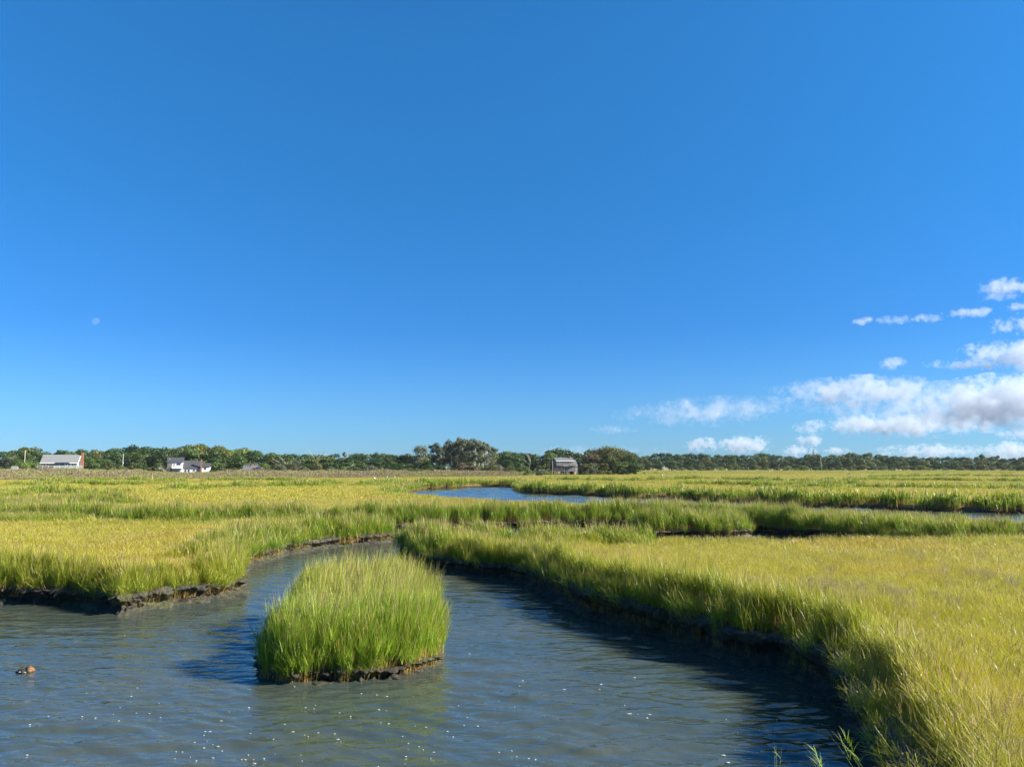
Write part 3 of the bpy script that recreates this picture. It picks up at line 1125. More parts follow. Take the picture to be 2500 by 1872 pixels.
# ------------------------------------------------------------------ reeds and rough grass before the wood
def reed_tuft(rg, n, radius, wf):
    a, r = rg.random(n) * 6.283, radius * np.sqrt(rg.random(n))
    base = np.stack([r * np.cos(a), r * np.sin(a), 0 * a], 1)
    d = np.concatenate([rg.normal(0, 0.08, (n, 2)), np.ones((n, 1))], 1)
    th = rg.random(n) * 6.283
    side = np.stack([np.cos(th), np.sin(th), 0 * th], 1)
    bend = np.concatenate([rg.normal(0.08, 0.08, (n, 2)), 0 * a[:, None]], 1)
    ht = rg.uniform(0.7, 0.95, n)
    rnd = rg.random(n)
    out = [ribbons(base, d, ht, np.full(n, 0.02 * wf), bend, side, 2, 0 * ht, ht * 0.7, rnd, False)]
    for k in range(4):
        f = rg.uniform(0.2, 0.85, n)
        p = base + d * (ht * f)[:, None] + bend * (ht * f * f)[:, None]
        az = th + k * 2.1
        tl = rg.uniform(0.4, 0.9, n)
        dd = np.stack([np.cos(az) * np.sin(tl), np.sin(az) * np.sin(tl), np.cos(tl)], 1)
        out.append(ribbons(p, dd, np.full(n, 0.26), np.full(n, 0.035 * wf), dd * 0 + [0.1, 0, -0.2], side, 2, f * 0.6, f * 0.6 + 0.05, rg.random(n)))
    ns = int(n * 0.75)
    p = base[:ns] + d[:ns] * (ht[:ns] * 0.95)[:, None] + bend[:ns] * ht[:ns, None]
    out.append(ribbons(p, d[:ns] + [0.12, 0, 0], np.full(ns, 0.17), np.full(ns, 0.075 * wf), bend[:ns], side[:ns], 3, np.full(ns, 1.0), np.full(ns, 1.0), rnd[:ns],
                       seedhead=np.array([0.3, 1.0, 0.8, 0.15])))
    return merge(out)


C_REED = template_col("reed", [lambda g: reed_tuft(g, 26, 1.0, 2.2)] * 5, M_REED)
n = 26000
u = rng.uniform(-420, 1345, n)
yy = np.interp(u, _mu, _mD) + np.abs(rng.uniform(-0.02, 1, n)) ** 1.4 * np.interp(u, [-400, 600, 1000, 1345], [85, 80, 60, 25]) - 3 * fbm(u, u * 0, 30, 7)
xx = (u - 1250) / F * yy
hh = np.interp(u, [340, 410, 525, 570], [1, 0.55, 0.55, 1]) * (1.65 + 1.5 * (fbm(xx, yy, 16, 61) - 0.42) + rng.normal(0, 0.22, n)) * (0.42 + 0.58 * sstep(0, 16, yy - np.interp(u, _mu, _mD) + 6 * (fbm(u, u * 0, 22, 66) - 0.5)))
hh *= np.interp(u, [-400, 1240, 1345], [1.0, 1.0, 0.6])
scatter("reed_bed", C_REED, 5, np.stack([xx, yy, ground_z(xx, yy)], 1), np.stack([0 * hh + 1, 0 * hh + 1, hh], 1),
        np.stack([0 * hh, 0 * hh, rng.random(n) * 6.28], 1), {}, "brown plumed reed bed between marsh and wood", "reeds")
# low green rough grass at the far right edge and round the stilted house
n = 15000
u = rng.uniform(1300, 2620, n)
me = np.interp(u, _mu, _mD)
yy = me + rng.random(n) ** 1.2 * np.interp(u, [1300, 1420, 1500, 2620], [12, 60, 190, 160])
xx = (u - 1250) / F * yy
hh = 0.45 + 0.55 * sstep(0.42, 0.7, fbm(xx, yy, 14, 63)) + 0.35 * sstep(20, 120, yy - me) * fbm(xx, yy, 9, 64)
p = np.stack([xx, yy, ground_z(xx, yy)], 1)
scatter("rough_grass", C_MF, 5, p, np.stack([0 * hh + 1.6, 0 * hh + 1.6, hh], 1), np.stack([0 * hh, 0 * hh, rng.random(n) * 6.28], 1),
        {'green': np.clip(0.35 + 0.6 * fbm(xx, yy, 10, 65), 0, 1)}, "low green scrubby grass at the far edge of the marsh", "grass")

# ------------------------------------------------------------------ trees
def crown_mesh(name, rg, lobes, leaf, per, flat=0.8, base=0.0, airy=0.0):
    """lobes: (x, y, z, r); clumps of leaf faces over each lobe, unit height crown"""
    C, Nn, Sz = [], [], []
    L = np.array(lobes)
    for (cx, cy, cz, r) in L:
        n = int(per * (r / L[:, 3].mean()) ** 2)
        d = rg.normal(0, 1, (n, 3))
        d /= np.linalg.norm(d, axis=1)[:, None]
        d[:, 2] = np.where(d[:, 2] < -0.3, -d[:, 2] * 0.6, d[:, 2])
        rad = r * (rg.uniform(0.72, 1.08, n) if airy == 0 else rg.uniform(0.35, 1.15, n))
        p = np.array([cx, cy, cz]) + d * rad[:, None] * [1, 1, flat]
        keep = np.ones(n, bool)
        for (ox, oy, oz, o_r) in L:
            q = (p - [ox, oy, oz]) / [1, 1, flat]
            keep &= np.linalg.norm(q, axis=1) > o_r * 0.62 * (1 - airy)
        nn_ = d + rg.normal(0, 0.55 + airy * 0.4, (n, 3))
        C.append(p[keep]); Nn.append(nn_[keep]); Sz.append(leaf * rg.uniform(0.6, 1.35, keep.sum()))
    C, Nn, Sz = np.concatenate(C), np.concatenate(Nn), np.concatenate(Sz)
    Nn /= np.linalg.norm(Nn, axis=1)[:, None]
    a = np.cross(Nn, rg.normal(0, 1, Nn.shape))
    a /= np.linalg.norm(a, axis=1)[:, None]
    b = np.cross(Nn, a)
    a, b = a * Sz[:, None], b * (Sz * rg.uniform(0.5, 0.9, len(Sz)))[:, None]
    V = np.stack([C - a, C - b * 0.9 + a * 0.1, C + a, C + b], 1).reshape(-1, 3)
    Q = np.arange(len(V)).reshape(-1, 4)
    return V, Q, np.repeat(rg.random(len(C)), 4)


def make_tree_meshes(kind, seed, leafmat):
    """unit tree: height 1, returns trunk mesh and crown mesh"""
    rg = np.random.default_rng(seed)
    tb = MB()
    if kind == 'poplar':
        lobes = []
        for i in range(22):
            z = rg.uniform(0.36, 0.92)
            rr_ = 0.24 * math.sqrt(max(0.08, 1 - ((z - 0.66) / 0.34) ** 2))
            a = rg.random() * 6.283
            q_ = rr_ * math.sqrt(rg.random())
            lobes.append((q_ * math.cos(a), q_ * math.sin(a), z, rg.uniform(0.06, 0.105)))
        V, Q, r = crown_mesh("c", rg, lobes, 0.017, 130, 1.2, airy=0.5)
        tb.tube([(0, 0, -0.05), (0.01, 0, 0.3), (-0.01, 0.01, 0.6), (0.01, 0, 0.85)], [0.013, 0.011, 0.008, 0.003], 6)
        for l in lobes[:7]:
            z0 = l[2] - 0.16
            tb.tube([(0, 0, z0), (l[0] * 0.5, l[1] * 0.5, z0 + 0.08), (l[0], l[1], l[2])], [0.006, 0.004, 0.002], 4)
    elif kind == 'cedar':
        lobes = []
        for i in range(16):
            z = rg.uniform(0.1, 0.95)
            rr_ = 0.22 * (1 - z) + 0.02
            a = rg.random() * 6.283
            lobes.append((rr_ * math.cos(a), rr_ * math.sin(a), z, 0.05 + 0.09 * (1 - z)))
        V, Q, r = crown_mesh("c", rg, lobes, 0.028, 75, 1.2)
        tb.tube([(0, 0, -0.05), (0, 0, 0.9)], [0.02, 0.004], 6)
    else:
        wide = {'oak': 0.42, 'round': 0.36, 'shrub': 0.62, 'fluffy': 0.5}[kind]
        z0 = {'oak': 0.14, 'round': 0.08, 'shrub': 0.08, 'fluffy': 0.12}[kind]
        nl = {'oak': 22, 'round': 18, 'shrub': 11, 'fluffy': 16}[kind]
        lobes = []
        for i in range(nl):
            t = rg.random()
            z = z0 + (0.86 - z0) * t ** 0.8
            prof = math.sqrt(max(0.05, 1 - ((z - 0.5) / 0.52) ** 2)) if kind != 'shrub' else math.sqrt(max(0.05, 1 - (z / 1.0) ** 2))
            a = rg.random() * 6.283
            q = wide * prof * math.sqrt(rg.uniform(0.15, 1)) * 0.72
            rad = rg.uniform(0.13, 0.22) * (wide / 0.42)
            lobes.append((q * math.cos(a), q * math.sin(a), min(z, 0.98 - rad * 0.8), rad))
        V, Q, r = crown_mesh("c", rg, lobes, {'oak': 0.031, 'round': 0.030, 'shrub': 0.048, 'fluffy': 0.024}[kind],
                             {'fluffy': 230}.get(kind, 135), 0.82, airy=0.3 if kind == 'fluffy' else 0)
        tb.tube([(0, 0, -0.05), (0.01, 0.01, 0.2), (-0.01, 0, 0.42), (0.02, 0, 0.62)], [0.028, 0.022, 0.016, 0.006], 6)
        for l in lobes[:6]:
            zz = max(0.1, l[2] - 0.25)
            tb.tube([(0, 0, zz), (l[0] * 0.5, l[1] * 0.5, (zz + l[2]) / 2), (l[0], l[1], l[2])], [0.012, 0.008, 0.003], 4)
    cm = np_mesh("crown", V, Q, None, leafmat, False, {'rnd': r})
    tm = tb.mesh("trunk", M_PALEBARK if kind == 'poplar' else M_BARK, True)
    return tm, cm


PROTO = {}
for kind, mats in (('oak', ('deep', 'mid', 'olive', 'bright')), ('round', ('deep', 'mid', 'olive', 'silver')), ('shrub', ('mid', 'bright', 'silver', 'olive', 'brown')),
                   ('poplar', ('silver',)), ('cedar', ('deep',)), ('fluffy', ('silver', 'olive', 'brown'))):
    for mt in mats:
        PROTO[kind, mt] = [make_tree_meshes(kind, 700 + 17 * i + hash_ , M_FOL[mt]) for i, hash_ in enumerate([len(kind), len(kind) + 3, len(mt) + 40])]

_tu = [-200, 0, 23, 50, 78, 116, 150, 171, 187, 214, 245, 286, 320, 347, 391, 428, 455, 477, 506, 550, 590, 622, 658, 698, 745, 790, 831, 880, 907, 962, 1010, 1300, 1319, 1350, 1379, 1408,
       1431, 1469, 1507, 1533, 1547, 1605, 1654, 1692, 1760, 1800, 1863, 1905, 1942, 2021, 2070, 2116, 2160, 2227, 2290, 2338, 2385, 2400, 2433, 2464, 2500, 2700]
_tv = [1100, 1110, 1092, 1096, 1094, 1105, 1104, 1096, 1107, 1092, 1095, 1089, 1094, 1087, 1093, 1090, 1085, 1076, 1087, 1090, 1092, 1097, 1104, 1106, 1106, 1108, 1106, 1108, 1103, 1108, 1108, 1104, 1108, 1096, 1098, 1102,
       1100, 1100, 1100, 1104, 1108, 1107, 1106, 1109, 1108, 1109, 1105, 1111, 1111, 1109, 1107, 1108, 1112, 1113, 1116, 1117, 1113, 1114, 1116, 1118, 1117, 1117]
top_v = lambda u: float(np.interp(u, _tu, _tv))
KINDW = {'deep': 'deep green', 'mid': 'green', 'olive': 'olive', 'silver': 'grey green', 'brown': 'brownish', 'bright': 'yellow green'}
FORM = {'oak': 'broad tree', 'round': 'round tree', 'shrub': 'shrub', 'poplar': 'poplar with pale trunk', 'cedar': 'pointed cedar', 'fluffy': 'feathery tree'}
STRETCH = [(-999, 100, "left of the grey roofed house"), (100, 215, "behind the grey roofed house"), (215, 330, "right of the grey roofed house"), (330, 415, "left of the white house"),
           (415, 520, "behind the white house"), (520, 600, "right of the white house"), (600, 700, "by the low half hidden house"), (700, 830, "left of the three egrets"),
           (830, 1010, "behind the three egrets"), (1010, 1270, "at the poplar grove"),
           (1270, 1345, "left of the stilted shingle house"), (1345, 1440, "behind the stilted shingle house"), (1440, 1560, "right of the stilted shingle house"),
           (1560, 1760, "between stilted house and steeple"), (1760, 1960, "left of the steeple"), (1960, 2140, "below the steeple"),
           (2140, 2330, "right of the leaning pole"), (2330, 9999, "at the far wood's right end")]
n_trees = 0


def put_tree(u, D, H, kind, mt, where, row, wide=1.0, lift=0.0):
    global n_trees
    x = (u - 1250) / F * D
    z = float(ground_z(np.array([x]), np.array([D]))[0]) + lift
    tm, cm = PROTO[kind, mt][rng.integers(0, 3)]
    name = {'shrub': 'shrub', 'poplar': 'poplar_tree', 'cedar': 'cedar_tree', 'fluffy': 'feathery_tree'}.get(kind, 'tree')
    o = empty(name, (x, D, z), rng.random() * 6.283)
    o.scale = (H * wide, H * wide, H)
    link("trunk", tm, o)
    link("crown", cm, o)
    size = 'tall' if H > 13.5 else ('middling' if H > 9.5 else 'low')
    lab = "%s %s %s %s %s" % (size if kind != 'shrub' else 'leafy', KINDW[mt], FORM[kind], row, where)
    tag(o, lab, 'shrub' if kind == 'shrub' else 'tree', ("shrubs " if kind == 'shrub' else "trees ") + where)
    n_trees += 1
    return o


def stretch(u):
    return [s for a, b, s in STRETCH if a <= u < b][0]


GROUND_AT = lambda u, D: float(ground_z(np.array([(u - 1250) / F * D]), np.array([float(D)]))[0])
LAND = lambda u, v, D: at_d(u, v, D).z - GROUND_AT(u, D)
# left and middle wood, three rows
for D, row, du, f0, f1 in ((372, "at the skyline", 30, 0.93, 1.03), (352, "in the middle row", 33, 0.76, 0.97), (334, "in the front row", 38, 0.42, 0.75)):
    u = -70 + rng.uniform(0, 20)
    while u < 1550:
        skip = (1060 < u < 1215 and D > 340) or (100 < u < 212 and D < 340) or (408 < u < 520 and D < 340) or (1335 < u < 1420 and D < 350)
        if not skip:
            H = LAND(u, top_v(u), D) * 1.06 * rng.uniform(f0, f1)
            mt = rng.choice(['deep', 'mid', 'olive', 'bright'], p=[0.48, 0.30, 0.14, 0.08]) if D > 340 else rng.choice(['deep', 'mid', 'olive', 'silver'], p=[0.22, 0.38, 0.22, 0.18])
            kind = rng.choice(['oak', 'round']) if mt not in ('bright', 'silver') else ('oak' if mt == 'bright' else 'round')
            if rng.random() < 0.10 and 640 < u < 1100: kind, mt = 'cedar', 'deep'
            put_tree(u, D + rng.uniform(-5, 5), H, kind, mt, stretch(u), row, rng.uniform(0.95, 1.2) if H > 9 else rng.uniform(1.1, 1.5))
        u += du * rng.uniform(0.75, 1.2)
# far wood on the right
for D, row, du, f0, f1 in ((625, "at the skyline", 22, 0.92, 1.04), (602, "in the middle row", 24, 0.72, 0.95), (580, "in the front row", 27, 0.45, 0.75)):
    u = 1500 + rng.uniform(0, 15)
    while u < 2570:
        H = LAND(u, top_v(u), D) * 1.06 * rng.uniform(f0, f1)
        mt = rng.choice(['deep', 'mid', 'olive'], p=[0.5, 0.36, 0.14])
        put_tree(u, D + rng.uniform(-6, 6), H, rng.choice(['oak', 'round']), mt, stretch(u), row, rng.uniform(0.95, 1.25) if H > 10 else rng.uniform(1.2, 1.6))
        u += du * rng.uniform(0.75, 1.2)
# poplar grove
for u, v, D in ((1066, 1078, 338), (1078, 1090, 330), (1098, 1083, 345), (1108, 1072, 336), (1124, 1066, 342), (1140, 1067, 332), (1152, 1069, 348), (1162, 1071, 338), (1176, 1070, 330),
                (1188, 1074, 344), (1199, 1077, 334), (1211, 1080, 340), (1222, 1088, 346), (1090, 1094, 350), (1135, 1086, 352)):
    u = 1068 + (u - 1066) * 0.84
    put_tree(u, D, LAND(u, v, D), 'poplar', 'silver', stretch(u), "in the grove", 1.0)
put_tree(1027, 350, LAND(1027, 1081, 350), 'fluffy', 'silver', "left of the main poplar grove", "standing alone", 0.62)
for u, v, D in ((1080, 1112, 372), (1110, 1106, 380), (1140, 1104, 378), (1170, 1106, 384), (1200, 1104, 372), (1238, 1099, 352), (1262, 1105, 345), (1150, 1118, 362), (1120, 1118, 366)):
    put_tree(u, D, LAND(u, v, D), 'oak' if u > 1225 else 'round', 'mid' if u > 1225 else 'deep', stretch(u), "behind the poplars", 1.15)
# feathery willows right of the stilted house
for u, v, D, mt in ((1455, 1092, 352, 'brown'), (1472, 1086, 358, 'silver'), (1498, 1087, 350, 'olive'), (1520, 1093, 362, 'silver'), (1440, 1106, 345, 'brown'), (1535, 1104, 346, 'olive')):
    put_tree(u, D, LAND(u, v, D), 'fluffy', mt, "right of the stilted shingle house", "spreading", 0.95)
# named outliers on the skyline
put_tree(477, 378, LAND(477, 1075, 378), 'oak', 'mid', "behind the white house", "rising highest", 1.05)
put_tree(2392, 632, LAND(2392, 1107, 632), 'round', 'deep', "in the far wood", "poking up left of the pale roof", 0.5)
put_tree(2427, 632, LAND(2427, 1110, 632), 'round', 'deep', "in the far wood", "poking up right of the pale roof", 0.6)
put_tree(2487, 632, LAND(2487, 1114, 632), 'round', 'olive', "in the far wood", "with open arching top", 0.7)
# shrubs in front of the wood
u = -60
while u < 1345:
    D = rng.uniform(300, 322)
    if not (405 < u < 522) and not (98 < u < 215):
        put_tree(u, D, rng.uniform(2.6, 5.2), 'shrub', rng.choice(['mid', 'bright', 'silver', 'olive', 'brown'], p=[0.42, 0.13, 0.17, 0.2, 0.08]), stretch(u), "in the front row", rng.uniform(1.0, 1.5))
    u += rng.uniform(14, 34)
for u, D, H, mt in ((104, 285, 2.6, 'mid'), (128, 284, 2.0, 'mid'), (150, 285, 1.7, 'bright'), (168, 284, 1.6, 'mid'), (184, 285, 1.5, 'olive'), (214, 290, 2.4, 'mid'), (398, 296, 2.2, 'olive'),
                    (524, 296, 2.0, 'mid'), (612, 292, 2.0, 'bright'), (660, 294, 2.4, 'mid')):
    put_tree(u, D, H, 'shrub', mt, stretch(u), "low before the wall", 1.3)
for u, v, D, mt in ((1330, 1146, 320, 'bright'), (1316, 1150, 316, 'mid'), (1300, 1152, 318, 'mid'), (1418, 1132, 338, 'silver'), (1436, 1130, 340, 'silver'), (1450, 1141, 330, 'silver'),
                    (1468, 1148, 326, 'bright'), (1486, 1149, 330, 'bright'), (1428, 1149, 327, 'mid'), (1506, 1150, 336, 'bright'), (1528, 1151, 340, 'mid'), (1548, 1150, 350, 'silver'),
                    (1570, 1152, 370, 'mid'), (1600, 1152, 400, 'mid'), (1640, 1152, 430, 'bright'), (1410, 1144, 334, 'mid')):
    put_tree(u, D, max(1.2, LAND(u, v, D)), 'shrub', mt, stretch(u), "in the front row", 1.25)
u = 1660
while u < 2560:
    D = rng.uniform(545, 570)
    put_tree(u, D, rng.uniform(2.2, 5.0), 'shrub', rng.choice(['mid', 'bright', 'olive']), stretch(u), "in the front row", rng.uniform(1.2, 1.8))
    u += rng.uniform(13, 28)


def dead_tree(u, D, H, label, spread=0.5, stems=1, seed=0, name="dead_tree"):
    rg = random.Random(seed)
    x = (u - 1250) / F * D
    o = empty(name, (x, D, GROUND_AT(u, D)))
    tag(o, label, "tree")
    tr, br = MB(), MB()

    def grow(mb, p, d, L, r, lev):
        pts, rad = [p], [r]
        q = p.copy()
        for i in range(3):
            d = (d + Vector((rg.gauss(0, .16), rg.gauss(0, .16), rg.gauss(0.03, .08)))).normalized()
            q = q + d * L / 3
            pts.append(q.copy()); rad.append(r * (1 - 0.22 * (i + 1)))
        mb.tube(pts, rad, 5)
        if lev > 0:
            for k in range(4 if lev > 1 else 3):
                t = rg.uniform(0.35, 1.0)
                i = min(2, int(t * 3))
                b = pts[i].lerp(pts[i + 1], t * 3 - i)
                a = rg.random() * 6.283
                nd = (d * 0.6 + Vector((math.cos(a), math.sin(a), 0.25)) * spread * 1.6).normalized()
                grow(br, b, nd, L * rg.uniform(0.45, 0.7), r * 0.5, lev - 1)
    for k in range(stems):
        d = Vector((rg.gauss(0, .35) if stems > 1 else 0.03, rg.gauss(0, .2) if stems > 1 else 0, 1)).normalized()
        grow(tr, Vector((k * 0.7 - stems * 0.35, 0, -0.2)), d, H * rg.uniform(0.55, 0.75), max(0.11, H * 0.018), 2)
    tr.build("trunk", M_PALEBARK, o, True)
    br.build("branches", M_PALEBARK, o, True)
    return o


dead_tree(394, 296, 4.6, "bare pale dead tree with two stems left of the white house", 0.5, 2, 3)
dead_tree(406, 297, 3.6, "low bare bleached tree leaning towards the white house corner", 0.8, 2, 8)
dead_tree(700, 322, 8.2, "bare pale branching tree against dark woods right of the low house", 0.7, 2, 5)
dead_tree(1292, 330, 10.0, "bare pale snag standing left of the stilted shingle house", 0.45, 1, 6)
dead_tree(783, 356, 13.0, "leafless grey tree top above the middle wood, leftmost of two", 0.55, 1, 12)
dead_tree(842, 356, 12.6, "leafless grey tree top above the middle wood, rightmost of two", 0.55, 1, 13)
dead_tree(862, 320, 6.0, "thin pale bare tree before the middle wood", 0.5, 1, 14)
dead_tree(2215, 572, 6.5, "bare pale branching tree at the foot of the far wood", 0.6, 2, 15)

# ------------------------------------------------------------------ houses
def window(parent, x, z, w, h, y, axis='y', sgn=-1, mullions=0, t=0.14):
    """white frame proud of the wall with a dark pane set in it; axis y: wall faces -y"""
    fr, p = MB(), 0.06

    def bx(mb, a0, a1, z0, z1, d0, d1):
        lo, hi = sorted((y + sgn * d0, y + sgn * d1))
        if axis == 'y': mb.box(a0, a1, lo, hi, z0, z1)
        else: mb.box(lo, hi, a0, a1, z0, z1)
    bx(fr, x - t, x, z - t, z + h + t, 0.003, p); bx(fr, x + w, x + w + t, z - t, z + h + t, 0.003, p)
    bx(fr, x, x + w, z - t, z, 0.003, p); bx(fr, x, x + w, z + h, z + h + t, 0.003, p)
    for k in range(mullions):
        m_ = x + w * (k + 1) / (mullions + 1)
        bx(fr, m_ - 0.06, m_ + 0.06, z, z + h, 0.003, p - 0.005)
    f = fr.build("window", M_WHITE, parent)
    pn = MB()
    bx(pn, x + 0.004, x + w - 0.004, z + 0.004, z + h - 0.004, 0.004, 0.025)
    pn.build("pane", M_GLASS, f)
    return f


def gable_block(parent, x0, x1, yf, yb, z0, ze, zr, wallm, roofm, ridge=0.5, over=0.35, wname="wall", rname="roof", ze_back=None):
    """walls with gable ends (ridge along x), roof slabs with eaves"""
    ze_back = ze if ze_back is None else ze_back
    yr = yf + (yb - yf) * ridge
    w = MB().prism([(yf, z0), (yb, z0), (yb, ze_back), (yr, zr - 0.02), (yf, ze)], 'x', x0, x1).build(wname, wallm, parent)
    r = MB()
    sf, sb = (zr - ze) / (yr - yf), (zr - ze_back) / (yb - yr)
    t = 0.2
    r.prism([(yf - over, ze - sf * over + 0.01), (yr, zr + 0.01), (yb + over, ze_back - sb * over + 0.01), (yb + over, ze_back - sb * over + t), (yr, zr + t), (yf - over, ze - sf * over + t)],
            'x', x0 - over, x1 + over)
    rf = r.build(rname, roofm, parent)
    return w, rf


def house_root(name, u, D, psi, z, label):
    x = (u - 1250) / F * D
    ray = math.atan2(x, D)
    o = empty(name, (x, D, z), -(ray + R(psi)))
    tag(o, label, "house")
    return o


def zz_(v, D):
    return at_d(1250, v, D).z


# grey roofed house with brick chimney (far left)
D = 300
g0 = GROUND_AT(157, D)
A = house_root("grey_roofed_house", 151, D, 13, g0, "white trimmed house with long pale grey roof and tall brick chimney")
m_ = D / F
zr, ze, zf = zz_(1110.5, D) - g0, zz_(1128.5, D) - g0, zz_(1143, D) - g0
x0, x1 = -39 * m_, 38 * m_
gable_block(A, x0, x1, 0, 7.6, -1, ze, zr, M_SHINGLE, M_ROOF_G, 0.5, 0.4)
MB().box(x0 - 0.4, x1 + 0.4, -0.47, -0.41, ze - 0.42, ze - 0.12).build("fascia", M_WHITE, A)
gb = MB()
gb.bar((x1 + 0.45, -0.4, ze - 0.25), (x1 + 0.45, 3.8, zr - 0.05), 0.16).bar((x1 + 0.45, 3.8, zr - 0.05), (x1 + 0.45, 8.0, ze - 0.25), 0.16)
gb.box(x1 + 0.01, x1 + 0.08, 0.0, 0.35, 0, ze).box(x1 + 0.01, x1 + 0.08, 7.2, 7.6, 0, ze).box(x0 - 0.08, x0 - 0.01, 0, .3, 0, ze)
gb.build("gable_trim", M_WHITE, A)
MB().box(x1 + 0.015, x1 + 0.05, 0.36, 3.0, zf, ze - 0.05).build("gable_siding", M_WHITE, A)
ch = MB().box(x1 + 0.5, x1 + 1.5, 3.2, 4.1, -1, ze + 0.8).box(x1 + 0.55, x1 + 1.35, 3.28, 4.02, ze + 0.8, zr + 0.9).box(x1 + 0.48, x1 + 1.42, 3.22, 4.08, zr + 0.9, zr + 1.1)
ch.build("chimney", M_BRICK, A)
window(A, x0 + 0.7, zf + 0.75, 0.85, 1.2, 0)
window(A, x0 + 6.2, zf + 0.35, 2.1, 1.75, 0)
for k in range(3):
    window(A, x1 - 4.2 + k * 1.15, zf + 0.15, 0.78, 1.95, 0)
window(A, 1.0, zf + 0.3, 1.2, 1.7, x1 + 0.02, 'x', 1)
ow = MB().box(x0 + 5.0, x0 + 9.8, -1.0, -0.5, ze - 0.2, ze + 0.0)
ow.build("porch_roof", M_ROOF_D, A)
dk = MB().box(x0 - 0.6, x1 + 2.6, -3.4, -0.02, zf - 0.25, zf)
for k in range(8):
    q = x0 + k * (x1 - x0 + 2.2) / 7
    dk.box(q, q + 0.18, -3.3, -3.12, -1, zf - 0.25)
dk.build("deck", M_DECK, A)
rl = MB()
for k in range(9):
    q = x0 - 0.55 + k * (x1 - x0 + 3.0) / 8
    rl.box(q, q + 0.09, -3.36, -3.27, zf, zf + 1.0)
rl.box(x0 - 0.6, x1 + 2.6, -3.38, -3.25, zf + 1.0, zf + 1.08)
rail = rl.build("railing", M_WHITE, A)
MB().box(x0 + 5.0, x1 + 2.5, -3.33, -3.30, zf + 0.08, zf + 0.98).build("panel", M_PANEL, rail)
MB().box(x0 - 0.5, x0 + 4.8, -3.33, -3.29, zf + 0.08, zf + 0.98).build("board_panel", M_DECK, rail)

# white house with charcoal roofs
D = 300
g0 = GROUND_AT(465, D)
Bh = house_root("white_house", 465, D, 4, g0, "white house with charcoal roofs and a two storey left wing")
X = lambda zx: ((390 + zx / 15.8) - 465) * D / F      # from the enlarged photo column to metres
Zv = lambda zy: zz_(1090 + zy / 15.8, D) - g0
gable_block(Bh, X(430), X(965), 0, 8, -1, Zv(600), Zv(430), M_WHITE, M_ROOF_D, 0.45, 0.3, "tower_wall", "tower_roof")
MB().box(X(430) - 0.06, X(430) - 0.01, 0.1, 7.9, -1, Zv(610)).build("side_shingles", M_SHINGLE, Bh)
MB().box(X(440), X(605), -0.05, -0.01, -1, Zv(640)).build("front_shingles", M_SHINGLE, Bh)
gable_block(Bh, X(965) + 0.02, X(1640), 0.6, 9, -1, Zv(830), Zv(560), M_WHITE, M_ROOF_D, 0.5, 0.3, "main_wall", "main_roof")
gable_block(Bh, X(1655), X(1935), 1.2, 7, -1, Zv(770), Zv(645), M_WHITE, M_ROOF_D, 0.5, 0.3, "wing_wall", "wing_roof")
cz = MB().box(X(1606), X(1654), 0.0, 0.85, -1, Zv(490)).box(X(1600), X(1660), -0.06, 0.91, Zv(490), Zv(475))
cz.build("chimney", M_BRICK, Bh)
bal = MB().box(X(605), X(985), -1.9, -0.06, Zv(840), Zv(800))
for q in (605, 700, 795, 890, 972):
    bal.box(X(q), X(q) + 0.12, -1.88, -1.76, Zv(800), Zv(735))
bal.box(X(605), X(985), -1.9, -1.74, Zv(735), Zv(722))
bal.build("balcony", M_WHITE, Bh)
window(Bh, X(745), Zv(725), X(900) - X(745), Zv(640) - Zv(725), 0)
window(Bh, X(645), Zv(780), X(690) - X(645), Zv(640) - Zv(780), 0)
for q in (675, 740, 805, 868):
    window(Bh, X(q), Zv(1000), X(708) - X(675), Zv(925) - Zv(1000), 0)
window(Bh, X(1035), Zv(1050), X(1110) - X(1035), Zv(885) - Zv(1050), 0.6)
window(Bh, X(1150), Zv(1050), X(1225) - X(1150), Zv(885) - Zv(1050), 0.6)
window(Bh, X(1335), Zv(955), X(1415) - X(1335), Zv(885) - Zv(955), 0.6)
window(Bh, X(1450), Zv(955), X(1530) - X(1450), Zv(885) - Zv(955), 0.6)
window(Bh, X(1720), Zv(890), X(1815) - X(1720), Zv(815) - Zv(890), 1.2)
st = MB()
for k in range(11):
    t0 = k / 11
    xa, za = X(600) + (X(400) - X(600)) * t0, Zv(800) + (-0.2 - Zv(800)) * t0
    st.box(xa - 0.35, xa, -1.6, -0.5, za - 0.12, za)
st.bar((X(600), -1.6, Zv(735)), (X(400), -1.6, 0.9), 0.07).bar((X(600), -0.5, Zv(735)), (X(400), -0.5, 0.9), 0.07)
st.bar((X(600), -1.55, Zv(805)), (X(400), -1.55, -0.2), 0.12)
st.build("outside_stair", M_DECK, Bh)
pp = MB().tube([(X(492), 2, Zv(590)), (X(492), 2, Zv(470))], [0.12, 0.12], 6)
pp.build("vent_pipe", M_WHITE, Bh)
aw = MB().prism([(-1.2, Zv(880)), (-0.01, Zv(850)), (-0.01, Zv(838)), (-1.2, Zv(868))], 'x', X(620), X(985))
aw.build("porch_roof", M_WHITE, Bh)

